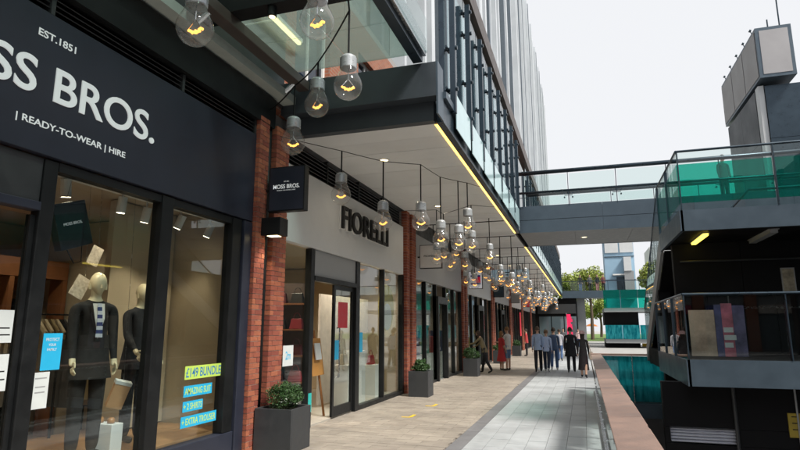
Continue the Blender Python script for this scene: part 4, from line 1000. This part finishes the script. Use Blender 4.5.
# ================================================================== FAR END
fr = thing('far_bridge', 'far grey footbridge with four people on it', 'bridge', (4, 63.5, 5))
box('deck', M_grey, fr, -2.0, 24, 62.1, 65, 4.95, 5.62); box('side_band', M_blue, fr, -2.0, 24, 62.0, 62.09, 4.90, 5.66)
box('handrail', M_dblue, fr, -2.0, 24, 62.05, 62.13, 6.62, 6.70)
for k in range(18): box('post', M_dblue, fr, -1.9+k*1.5, -1.86+k*1.5, 62.06, 62.1, 5.66, 6.62)
for k in range(8): box('glass_pane', M_clear, fr, -1.8+k*3, 1.15+k*3, 62.075, 62.085, 5.70, 6.58)
for x in (-.15, 23): box('column', M_grey, fr, x-.4, x+.4, 63, 64, 0, 4.94)
fu = thing('far_shop', 'dark shop unit closing the left end of the walkway', 'shop', (-2.6, 66, 0))
box('wall', M_dark, fu, -9.6, -.6, 62.3, 70, 0, 4.9)
for k in range(3): box('window', M_tgl, fu, -4.5+k*1.3, -3.3+k*1.3, 62.2, 62.29, .3, 3.0)
box('sign_panel', M_louv, fu, -4.6, -.7, 62.15, 62.28, 3.3, 4.3)
bnr = thing('red_banner', 'tall bright pink-red feather banner at the end of the walkway', 'banner', (-1.15, 52, 0))
MB().tube([(-1.42, 52, 0), (-1.42, 52, 3.1)], .03, 6).build('pole', M_steel, bnr); MB().box(-1.6, -1.25, 51.7, 52.3, 0, .04).build('base', M_black, bnr)
m = MB(); n = 12
for k in range(n):
    z = .35+k*2.65/n; w = .40+.08*math.sin(k*2.2); m.box(-1.40, -1.40+w, 51.98+.02*math.sin(k), 52.02+.02*math.sin(k), z, z+2.65/n)
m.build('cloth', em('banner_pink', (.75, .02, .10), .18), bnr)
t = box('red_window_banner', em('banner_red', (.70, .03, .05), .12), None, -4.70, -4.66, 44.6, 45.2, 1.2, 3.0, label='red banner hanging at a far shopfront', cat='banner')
# far stair tower with teal bands
ft = thing('far_stair_tower', 'far stepped stair tower with teal glass bands', 'stair tower', (5, 58, 0))
a = ony(603, 292, 56); b = ony(660, 350, 56)
XA, XBk = a.x, 12.0
zof = lambda py: ony(605, py, 56).z
box('slab', M_grey, ft, XA, XBk, 56.1, 61.5, zof(312), zof(308)); box('slab', M_grey, ft, XA, XBk, 56.1, 61.5, zof(343), zof(339))
box('dark_wall', M_dark, ft, XA, XA+3.0, 57.0, 61.5, zof(325), zof(312)-.01); box('dark_wall', M_dark, ft, XA, XA+3.0, 57.0, 61.5, 0, zof(343)-.01)
for k in range(4):
    box('glass_pane', M_teal, ft, XA+k*1.5, XA+1.45+k*1.5, 56.0, 56.03, zof(308), zof(290)); box('glass_pane', M_tealb, ft, XA+k*1.5, XA+1.45+k*1.5, 56.0, 56.03, zof(339), zof(325))
box('column', M_dark, ft, XA+5.9, XA+6.4, 57, 58, 0, 5)
box('yellow_panel', M_yellow, ft, XA+3.2, XA+4.8, 57.5, 57.6, 0.1, zof(343)-.05)
# pale blue lift block
bb = thing('blue_lift_block', 'pale blue clad lift block rising behind the far bridge', 'building', (4.4, 70, 0))
M_pb = pm('pale_blue_clad', (.30, .46, .60), .5, var=.06, scale=.6)
xa = ony(605, 270, 69).x; xb = ony(635, 270, 69).x
box('wall', M_pb, bb, xa, xb, 69, 73, 0, 13.5)
for k in range(2): box('window', M_pgrey, bb, xa+.1+k*(xb-xa)/2, xa-.05+(k+1)*(xb-xa)/2, 68.9, 68.99, 10.4, 13.0)
for z in (7.2, 9.9): box('joint_band', M_blue, bb, xa, xb, 68.93, 68.99, z, z+.10)
box('door', M_dblue, bb, xa+1.2, xa+2.1, 68.92, 68.99, 5.6, 7.6); box('canopy', M_white, bb, xa+.8, xa+2.5, 68.4, 68.99, 7.75, 7.9); box('annex', M_grey, bb, xb-1.2, xb-.2, 68.3, 68.98, 5.0, 8.2); box('annex_head', M_pgrey, bb, xb-1.2, xb-.4, 68.2, 68.98, 8.21, 9.8)
pb = thing('pale_building', 'pale stone building far behind the bridge on the right', 'building', (12, 95, 0))
box('wall', M_pgrey, pb, 10.2, 24, 92, 100, 0, 14)
for i in range(3):
    for k in range(4): box('window', M_tgl, pb, 10.9+k*2.6, 12.2+k*2.6, 91.9, 91.99, 2+i*3.8, 4.2+i*3.8)
# trees
def tree(x, y, h, cr, lab, seed, n=4600):
    rg = random.Random(seed); t = thing('tree', lab, 'tree', (x, y, .03), 'trees beyond the far bridge')
    m = MB().tube([(x, y, .0), (x+.1, y, h*.3), (x, y+.1, h*.6), (x+.1, y, h*.85)], [.28, .22, .14, .05], 8)
    for k in range(9):
        a = rg.uniform(0, 6.28); z = h*rg.uniform(.35, .7); l = cr*rg.uniform(.5, .9)
        m.tube([(x, y, z), (x+math.cos(a)*l*.5, y+math.sin(a)*l*.5, z+l*.35), (x+math.cos(a)*l, y+math.sin(a)*l, z+l*.5)], [.1, .06, .02], 6)
    m.build('trunk', M_bark, t)
    c = MB()
    for k in range(26):
        a = rg.uniform(0, 6.28); e = rg.uniform(-.5, 1.45); rr = cr*rg.uniform(.35, .85)
        p = Vector((x+math.cos(a)*math.cos(e)*rr, y+math.sin(a)*math.cos(e)*rr, h*.62+math.sin(e)*rr*.9))
        leafmass(c, p, cr*.30, cr*.30, cr*.24, n//26, .20, rg, .1)
    c.build('crown', M_leaf, t)
for i, (x, y, h, cr) in enumerate(((-3.0, 96, 12.6, 3.8), (1.2, 93, 13.0, 3.8), (4.0, 99, 12.6, 3.4), (-7, 104, 12, 3.6), (9.3, 84, 13.4, 2.8), (3.2, 118, 8, 3.2), (-1, 122, 8, 3.4))):
    tree(x, y, h, cr, ['bright tree left behind the far bridge', 'tallest bright tree behind the far bridge', 'tree right behind the pale blue lift block', 'tree hidden left behind the arcade end', 'slim tree right of the pale blue lift block', 'far tree on the lawn seen below the bridge', 'farthest tree on the lawn left of the opening'][i], i+1)
for i, (x, y) in enumerate(((1.3, 104),)):
    t = thing('parasol', 'small orange parasol on the lawn beyond the far bridge', 'parasol', (x, y, .03))
    MB().tube([(x, y, 0), (x, y, 2.5)], .03, 6).build('pole', M_steel, t); MB().lathe([(1.1, 2.1), (.6, 2.4), (.0, 2.6)], (x, y, 0), 8).build('canopy', pm('orange_canvas', (.60, .20, .04), .8), t); MB().lathe([(0, 0), (.25, 0), (.25, .06), (0, .08)], (x, y, 0), 10).build('base', M_black, t)

# ================================================================== PEOPLE
PEND = []
def cloth(name, c): return pm('cloth_'+name, c, .85, var=.12, scale=14, bump=.12, fine=90)
def person(label, loc, face, h, top, legs, shoe=(.02, .02, .02), hair=(.03, .02, .015), skin=M_skin, stride=.0, arms=((5, 2), (5, 6)), sleeves='long', shorts=False, dress=None, lean=0.0,
           name='person', cat='person', group=None, bald=False, long_hair=False, coat=0.0, wide=1.0, hat=None, bag=None, headturn=0, knee=0):
    t = thing(name, label, cat, loc, group)
    s = h/1.75
    J = {}; E = []; RAD = {}; REG = {}
    def j(n, p, r, parent=None, reg='top'):
        J[n] = Vector(p); RAD[n] = r
        if parent: E.append((parent, n)); REG[(parent, n)] = reg
    ln = math.tan(lean)
    j('pel', (0, 0, .93), (.155*wide, .115))
    j('sp', (0, ln*.18, 1.12), (.140*wide, .105), 'pel'); j('ch', (0, ln*.36, 1.30), (.165*wide, .115), 'sp'); j('nb', (0, ln*.50-.01, 1.46), (.080, .070), 'ch')
    j('nk', (0, ln*.56+.005, 1.52), (.052, .055), 'nb', 'skin'); j('hd', (0, ln*.62+.03, 1.60), (.072, .088), 'nk', 'skin'); j('ht', (0, ln*.66+.025, 1.69), (.066, .080), 'hd', 'skin'); 
    for sd, sg in (('l', -1), ('r', 1)):
        out, fwd = arms[0 if sg < 0 else 1][:2]; el = arms[0 if sg < 0 else 1][2] if len(arms[0 if sg < 0 else 1]) > 2 else 12
        j('cl'+sd, (sg*.085*wide, ln*.44, 1.415), (.060, .078), 'ch'); sh = Vector((sg*.172*wide, ln*.44, 1.40)); j('sh'+sd, sh, (.060, .066), 'cl'+sd)
        d = Vector((sg*math.sin(R(out)), math.sin(R(fwd)), -math.cos(R(fwd))*math.cos(R(out)))).normalized()
        eb = sh+d*.285; d2 = Vector((sg*math.sin(R(out*.6)), math.sin(R(fwd+el)), -math.cos(R(fwd+el)))).normalized(); wr = eb+d2*.235
        j('el'+sd, eb, (.055, .055), 'sh'+sd, 'top' if sleeves != 'none' else 'skin'); j('wr'+sd, wr, (.030, .034), 'el'+sd, 'top' if sleeves == 'long' else 'skin')
        j('hn'+sd, wr+d2*.07, (.022, .038), 'wr'+sd, 'skin')
        J['_d2'+sd] = d2
        a = stride*sg
        hp = Vector((sg*.085*wide, 0, .90)); kd = Vector((sg*.01, math.sin(a), -math.cos(a))); kn = hp+kd*.43
        ka = a-abs(stride)*(1.3 if a < 0 else .25)-knee; ak = kn+Vector((0, math.sin(ka), -math.cos(ka)))*.40
        j('hp'+sd, hp, (.098*wide, .104), 'pel', 'legs'); j('kn'+sd, kn, (.060, .064) if (shorts or dress) else (.076, .080), 'hp'+sd, 'legs'); j('ak'+sd, ak, (.044, .048) if (shorts or dress) else (.066, .070), 'kn'+sd, 'skin' if (shorts or dress) else 'legs')
        pitch = 0 if a >= 0 else -.7*abs(stride)/.4
        td = Vector((sg*.12, math.cos(pitch), math.sin(pitch)*1.0)); j('he'+sd, ak+Vector((0, -.015, -.06)), (.040, .040), 'ak'+sd, 'shoe'); j('to'+sd, ak+td*.17+Vector((0, 0, -.065)), (.040, .026), 'he'+sd, 'shoe')
    zmin = min(J[k].z-RAD[k][1] for k in ('hel', 'her', 'tol', 'tor')); 
    rot = Matrix.Rotation(face, 3, 'Z')
    names = [k for k in J if not k.startswith('_')]
    for k in names: J[k] = rot @ ((J[k]-Vector((0, 0, zmin)))*s)
    me = bpy.data.meshes.new('body'); me.from_pydata([J[k] for k in names], [(names.index(a), names.index(b)) for a, b in E], [])
    o = bpy.data.objects.new('body', me); COL.objects.link(o); o.parent = t
    sk_ = o.modifiers.new('skin', 'SKIN'); sk_.use_smooth_shade = True
    lay = me.skin_vertices[0].data if me.skin_vertices else None
    if lay is None:
        bpy.context.view_layer.objects.active = o
        bm = bmesh.new(); bm.from_mesh(me); bm.verts.layers.skin.verify(); bm.to_mesh(me); bm.free(); lay = me.skin_vertices[0].data
    for i, k in enumerate(names):
        lay[i].radius = (RAD[k][0]*s*.92, RAD[k][1]*s*.92); lay[i].use_root = (k == 'pel')
    ss = o.modifiers.new('sub', 'SUBSURF'); ss.levels = 2; ss.render_levels = 2
    mats = {'skin': skin, 'top': top, 'legs': legs, 'shoe': cloth('shoe_%d' % int(sum(shoe)*100), shoe)}
    PEND.append((o, J, REG, mats, [rot @ J['_d2l'], rot @ J['_d2r']], s, rot))
    hc = J['hd'].lerp(J['ht'], .55)
    # facial features and ears as part of hair/face child meshes
    fc = MB(); fwv = rot @ Vector((0, 1, 0)); rtv = rot @ Vector((1, 0, 0)); upv = ZV
    nz = J['hd']+fwv*.092*s
    fc.add([nz+upv*.04*s, nz+rtv*.014*s-upv*.01*s, nz-rtv*.014*s-upv*.01*s, nz+fwv*.022*s-upv*.006*s], [(0, 1, 3), (0, 3, 2), (1, 2, 3)])
    for g in (-1, 1): fc.obox(J['hd']+rtv*g*.076*s+upv*.012*s, rtv, fwv, upv, .008*s, .016*s, .03*s)
    def child(m, n, mt, smooth=True):
        oo = bpy.data.objects.new(n, m.mesh(n, Vector((0, 0, 0)), [mt], smooth)); COL.objects.link(oo); oo.parent = t; return oo
    child(fc, 'face_features', skin, False)
    if name == 'person':
        ey = MB()
        for g in (-1, 1): ey.obox(J['hd']+fwv*.083*s+rtv*g*.03*s+upv*.035*s, rtv, fwv, upv, .010*s, .006*s, .005*s)
        ey.obox(J['hd']+fwv*.086*s-upv*.035*s, rtv, fwv, upv, .022*s, .005*s, .004*s)
        child(ey, 'eyes_and_mouth', cloth('dark_feature', (.08, .03, .03)), False)
    if not bald:
        hm = MB(); nn = 14; mm = 8; b = 0; pts = []
        c = J['hd'].lerp(J['ht'], .5)+upv*.012*s-fwv*.012*s
        for i in range(mm+1):
            for k in range(nn):
                az = 2*math.pi*k/nn; front = math.cos(az)   # 1 = forward
                low = (1.25 if front > .3 else (1.9 if not long_hair else 2.2))
                po = low*i/mm; rr = 1.0+.03*math.sin(k*5+i*3)
                q = fwv*(math.sin(po)*front*.110*rr*s)+rtv*(math.sin(po)*math.sin(az)*.092*rr*s)+upv*(math.cos(po)*.122*rr*s)
                if long_hair and i == mm and front <= .3: q = q*1.0-upv*.13*s
                pts.append(c+q)
        fcs = [(i*nn+k, (i+1)*nn+k, (i+1)*nn+(k+1) % nn, i*nn+(k+1) % nn) for i in range(mm) for k in range(nn)]
        hm.add(pts, fcs); child(hm, 'hair', cloth('hair_%d' % int(hair[0]*1000), hair))
    def skirt(z0, r0, z1, r1, mt, n, flare=0.0):
        m = MB(); cz = J['pel']; K = 20; rings = 6; pts = []
        for i in range(rings+1):
            f = i/rings; z = z0+(z1-z0)*f; r = r0+(r1-r0)*f**1.3
            for k in range(K):
                a = 2*math.pi*k/K; w = 1+(.05*math.sin(k*3.3)*f)
                up_off = fwv*(ln*max(0, z-.93)*1.0*s)
                pts.append(Vector((cz.x, cz.y, 0))+up_off+rtv*(math.cos(a)*r*w*s)+fwv*(math.sin(a)*r*.78*w*s)+upv*z*s)
        m.add(pts, [(i*K+k, i*K+(k+1) % K, (i+1)*K+(k+1) % K, (i+1)*K+k) for i in range(rings) for k in range(K)]); child(m, n, mt)
    if dress: skirt(1.08, .15*wide, dress[1], dress[2], dress[0], 'skirt')
    if coat: skirt(1.16, .150*wide, coat, .20*wide, top, 'coat')
    else: skirt(1.14, .140*wide, .86, .166*wide, top, 'shirt_hem')
    if hat:
        m = MB().lathe([(.0, .10), (.07, .095), (.105, .05), (.115, .0), (.20, -.02), (.205, -.028), (.11, -.012)], (0, 0, 0), 16)
        m.v = [v*s+J['ht']+upv*.02*s for v in m.v]; child(m, 'hat', hat)
    if bag:
        bx_ = thing('shoulder_bag', bag[1], 'bag', Vector(loc)+rot @ (Vector((bag[2]*.30, -.02, .86))*s))
        base = Vector(loc)+rot @ (Vector((bag[2]*.30, -.02, .86))*s)
        MB().obox(base+ZV*.0, rtv, fwv, upv, .06*s, .15*s, .15*s).build('pouch', bag[0], bx_, bevel=.02)
        MB().tube([base+fwv*.1*s+upv*.15*s, Vector(loc)+J['shl' if bag[2] < 0 else 'shr']+upv*.075*s, base-fwv*.1*s+upv*.15*s], .010*s, 6).build('strap', bag[0], bx_)
    return t
def gp(px, py): p = onz(px, py, 0); return (p.x, p.y, .003)
W1 = cloth('pale_blue', (.36, .47, .68)); W2 = cloth('pale_blue_b', (.42, .52, .74)); BKt = cloth('black', (.012, .013, .018)); NV = cloth('navy', (.02, .035, .09)); JN = cloth('jeans', (.05, .10, .22))
PG = 'people walking away along the walkway'
person('man in pale blue shirt and black trousers, left of the walking pair', gp(539, 372), R(4), 1.82, W1, BKt, stride=.22, hair=(.10, .07, .05), group=PG, wide=1.05)
person('man in pale blue shirt and dark jeans, right of the walking pair', gp(547.5, 372), R(-3), 1.70, W2, cloth('dark_jeans', (.02, .03, .06)), stride=-.25, hair=(.16, .10, .06), shoe=(.5, .5, .5), group=PG)
person('man in navy hooded top and blue jeans beside the pale blue pair', gp(555, 370.5), R(0), 1.80, cloth('slate_navy', (.05, .08, .15)), JN, stride=.3, shoe=(.6, .6, .6), group=PG, wide=1.05)
person('person in pale grey top farther ahead in the group', gp(560.5, 361), R(0), 1.72, cloth('pale_grey', (.42, .42, .46)), JN, stride=-.28, group=PG)
person('broad man in long black top walking right of the group', gp(572, 372.5), R(0), 1.80, BKt, BKt, stride=.25, coat=.62, wide=1.18, hair=(.05, .03, .02), group=PG)
person('woman in black with pale hat and beige bag by the balustrade', gp(584.5, 378), R(-4), 1.62, cloth('black_b', (.018, .016, .018)), cloth('wine_black', (.035, .014, .02)), stride=-.18, hat=cloth('pink_hat', (.55, .36, .36)), long_hair=True, hair=(.02, .012, .01), dress=(cloth('dark_skirt', (.02, .014, .018)), .30, .21), group=PG,
       bag=(cloth('beige_bag', (.52, .42, .34)), 'beige shoulder bag on the woman in the hat', 1))
person('girl in a red dress standing beside the man in shorts', gp(502, 370.5), R(-50), 1.62, cloth('red', (.42, .03, .035)), cloth('red', (.42, .03, .035)), dress=(cloth('red', (.42, .03, .035)), .42, .27), sleeves='short', long_hair=True, hair=(.20, .10, .04))
person('man in white T-shirt and blue shorts standing with the girl in red', gp(508.5, 370.5), R(60), 1.80, cloth('white_t', (.55, .53, .50)), cloth('blue_short', (.12, .20, .32)), shorts=True, sleeves='short', hair=(.20, .09, .04), arms=((6, 25, 60), (6, 10)))
person('woman in olive top and black trousers leaning by the planter', gp(485.5, 373), R(75), 1.66, cloth('olive', (.20, .16, .09)), BKt, stride=.25, lean=R(24), hair=(.05, .03, .02), arms=((8, 50, 30), (8, 40, 20)), long_hair=True)
person('distant walker in dark clothes near the pink banner', gp(564, 350), R(180), 1.72, cloth('grey_d', (.10, .10, .11)), BKt, stride=.2)
person('distant walker in pale clothes near the pink banner', gp(579, 348), R(170), 1.68, cloth('pale_pink', (.55, .40, .40)), JN, stride=-.2)
person('person in red top far along the shopfronts', gp(527, 356), R(90), 1.70, cloth('red_b', (.45, .05, .05)), BKt)
for i, (px, tp, lg) in enumerate(((581, BKt, JN), (590.5, cloth('grey_d', (.10, .10, .11)), BKt), (598, BKt, cloth('pink_l', (.45, .2, .22))), (604, cloth('wine', (.15, .04, .05)), BKt))):
    p = ony(px, 296, 63)
    person(['leftmost person on the far bridge, black top and jeans', 'second person from the left on the far bridge', 'person in black top on the far bridge, second from the right', 'rightmost person on the far bridge in dark red'][i], (p.x, 63.0, 5.622), R(180), 1.74, tp, lg, stride=.1, group='people on the far bridge')
person('lone person in dark clothes behind the teal glass on the right landing', (2.75, 12.7, 3.793), R(160), 1.60, BKt, BKt, arms=((6, 20), (6, 20))) if False else None
p = ony(724, 180, 21.8); person('lone person in dark clothes seen through the teal glass on the footbridge', (p.x, 21.8, 6.103), R(200), 1.74, cloth('teal_dark', (.02, .06, .06)), BKt)
# mannequins
SU = cloth('brown_suit', (.013, .011, .011)); 
mp = onx(97, 285, -5.42)
person('bald cream mannequin in a dark suit with a striped tie in the window', (-5.42, mp.y, .382), R(-112), 2.02, SU, SU, skin=M_mann, bald=True, name='mannequin', cat='mannequin', coat=.74, wide=1.06, arms=((4, 0), (4, 10)))
mp2 = onx(140, 330, -5.62)
person('second mannequin in a black jacket half hidden by the mullion', (-5.62, mp2.y-.02, .382), R(-100), 1.96, BKt, BKt, skin=M_mann, bald=True, name='mannequin', cat='mannequin', coat=.80, arms=((8, 4), (8, 20, 30)))
# shirt front and tie of the first mannequin
rot = Matrix.Rotation(R(-112), 3, 'Z'); base = Vector((-5.42, mp.y, .382)); s = 2.02/1.75
f = rot @ Vector((0, 1, 0)); rr = rot @ Vector((1, 0, 0))
t = thing('shirt_and_tie', 'white shirt front with a blue striped tie on the mannequin', 'tie', base+ZV*1.2*s)
c0 = base+ZV*1.12*s+f*.135*s; c1 = base+ZV*1.47*s+f*.085*s; cm_ = base+ZV*1.32*s+f*.142*s
MB().add([c0, cm_+rr*.050*s, c1+rr*.06*s, c1-rr*.06*s, cm_-rr*.050*s], [(0, 1, 2, 3, 4)]).add([q+f*-.02 for q in (c0, cm_+rr*.050*s, c1+rr*.06*s, c1-rr*.06*s, cm_-rr*.050*s)], [(4, 3, 2, 1, 0)]).build('shirt_front', M_shirt[1], t)
lap = MB()
for g in (-1, 1): lap.add([c0+f*.012, c0+rr*g*.05*s+ZV*.14*s+f*.008, cm_+rr*g*.085*s+ZV*.02*s, c1+rr*g*.075*s+f*-.01, c1+rr*g*.058*s+f*.012, cm_+rr*g*.050*s+f*.014], [(0, 1, 2, 3, 4, 5)] if g < 0 else [(5, 4, 3, 2, 1, 0)])
lap.build('lapel', cloth('lapel', (.018, .013, .011)), t)
tie = MB(); tie2 = MB()
for k in range(9):
    a = (c0+ZV*.02).lerp(c1, k/9)+f*(.030+.016*math.sin(k/9*3.1)); b = (c0+ZV*.02).lerp(c1, (k+1)/9)+f*(.030+.016*math.sin((k+1)/9*3.1)); w = (.032-.014*k/9)*s
    (tie if k % 2 else tie2).beam(a, b, w*2, .006, up=f)
tie.build('tie_stripe', cloth('tie_navy', (.02, .04, .14)), t); tie2.build('tie_stripe', cloth('tie_white', (.5, .52, .58)), t)

# turn the skinned skeletons into plain meshes, colour them by nearest limb, add the hands
bpy.context.view_layer.update()
dg = bpy.context.evaluated_depsgraph_get()
done = []
for (o, J, REG, mats, d2s, s, rot) in PEND: done.append(bpy.data.meshes.new_from_object(o.evaluated_get(dg)))
for (o, J, REG, mats, d2s, s, rot), me in zip(PEND, done):
    o.modifiers.clear(); order = ['skin', 'top', 'legs', 'shoe']
    me.materials.clear()
    for k in order: me.materials.append(mats[k])
    segs = [(J[a], J[b], order.index(r)) for (a, b), r in REG.items()]
    for p in me.polygons:
        c = p.center; best = 9; bi = 0
        for a, b, r in segs:
            ab = b-a; tt = max(0, min(1, (c-a).dot(ab)/ab.length_squared)); d = (a+ab*tt-c).length
            if d < best: best = d; bi = r
        p.material_index = bi; p.use_smooth = True
    bm = bmesh.new(); bm.from_mesh(me)
    fw_ = rot @ Vector((0, 1, 0)); rt_ = rot @ Vector((1, 0, 0)); hc = J['hd'].lerp(J['ht'], .45); nn, mm = 14, 10   # skull and jaw
    ring = []
    for i in range(mm+1):
        po = math.pi*i/mm
        jw = 1-.28*max(0, -math.cos(po))
        ring.append([bm.verts.new(hc+ZV*(math.cos(po)*.118*s)+fw_*((math.sin(po)*math.cos(2*math.pi*k/nn)*.098*jw+.022*max(0, -math.cos(po)))*s)+rt_*(math.sin(po)*math.sin(2*math.pi*k/nn)*.079*jw*s)) for k in range(nn)])
    for i in range(mm):
        for k in range(nn):
            q = bm.faces.new([ring[i][k], ring[i+1][k], ring[i+1][(k+1) % nn], ring[i][(k+1) % nn]]); q.material_index = 0; q.smooth = True
    for sd, d2, sg in (('l', d2s[0], -1), ('r', d2s[1], 1)):
        base = J['hn'+sd]; side = (rot @ Vector((0, 1, 0))); side = (side-d2*side.dot(d2)).normalized(); inn = d2.cross(side).normalized()*sg*-1
        fin = MB()
        for q, (off, ln_) in enumerate(((-.027, .062), (-.009, .078), (.009, .082), (.027, .074))):
            p0 = base+side*off*s+d2*.012*s; p1 = p0+d2*ln_*.55*s; p2 = p1+(d2*.8-inn*-.5)*ln_*.45*s
            fin.tube([p0, p1, p2], [.0085*s, .008*s, .006*s], 6)
        p0 = base+side*.03*s-d2*.03*s; fin.tube([p0, p0+(side*.8+d2*.6)*.035*s, p0+(side*.6+d2*1.5)*.04*s], [.010*s, .009*s, .007*s], 6)
        vs = [bm.verts.new(v) for v in fin.v]
        for f_ in fin.f:
            try: bm.faces.new([vs[i] for i in f_]).material_index = 0
            except ValueError: pass
    bm.to_mesh(me); bm.free()
    old = o.data; o.data = me; me.name = 'body'
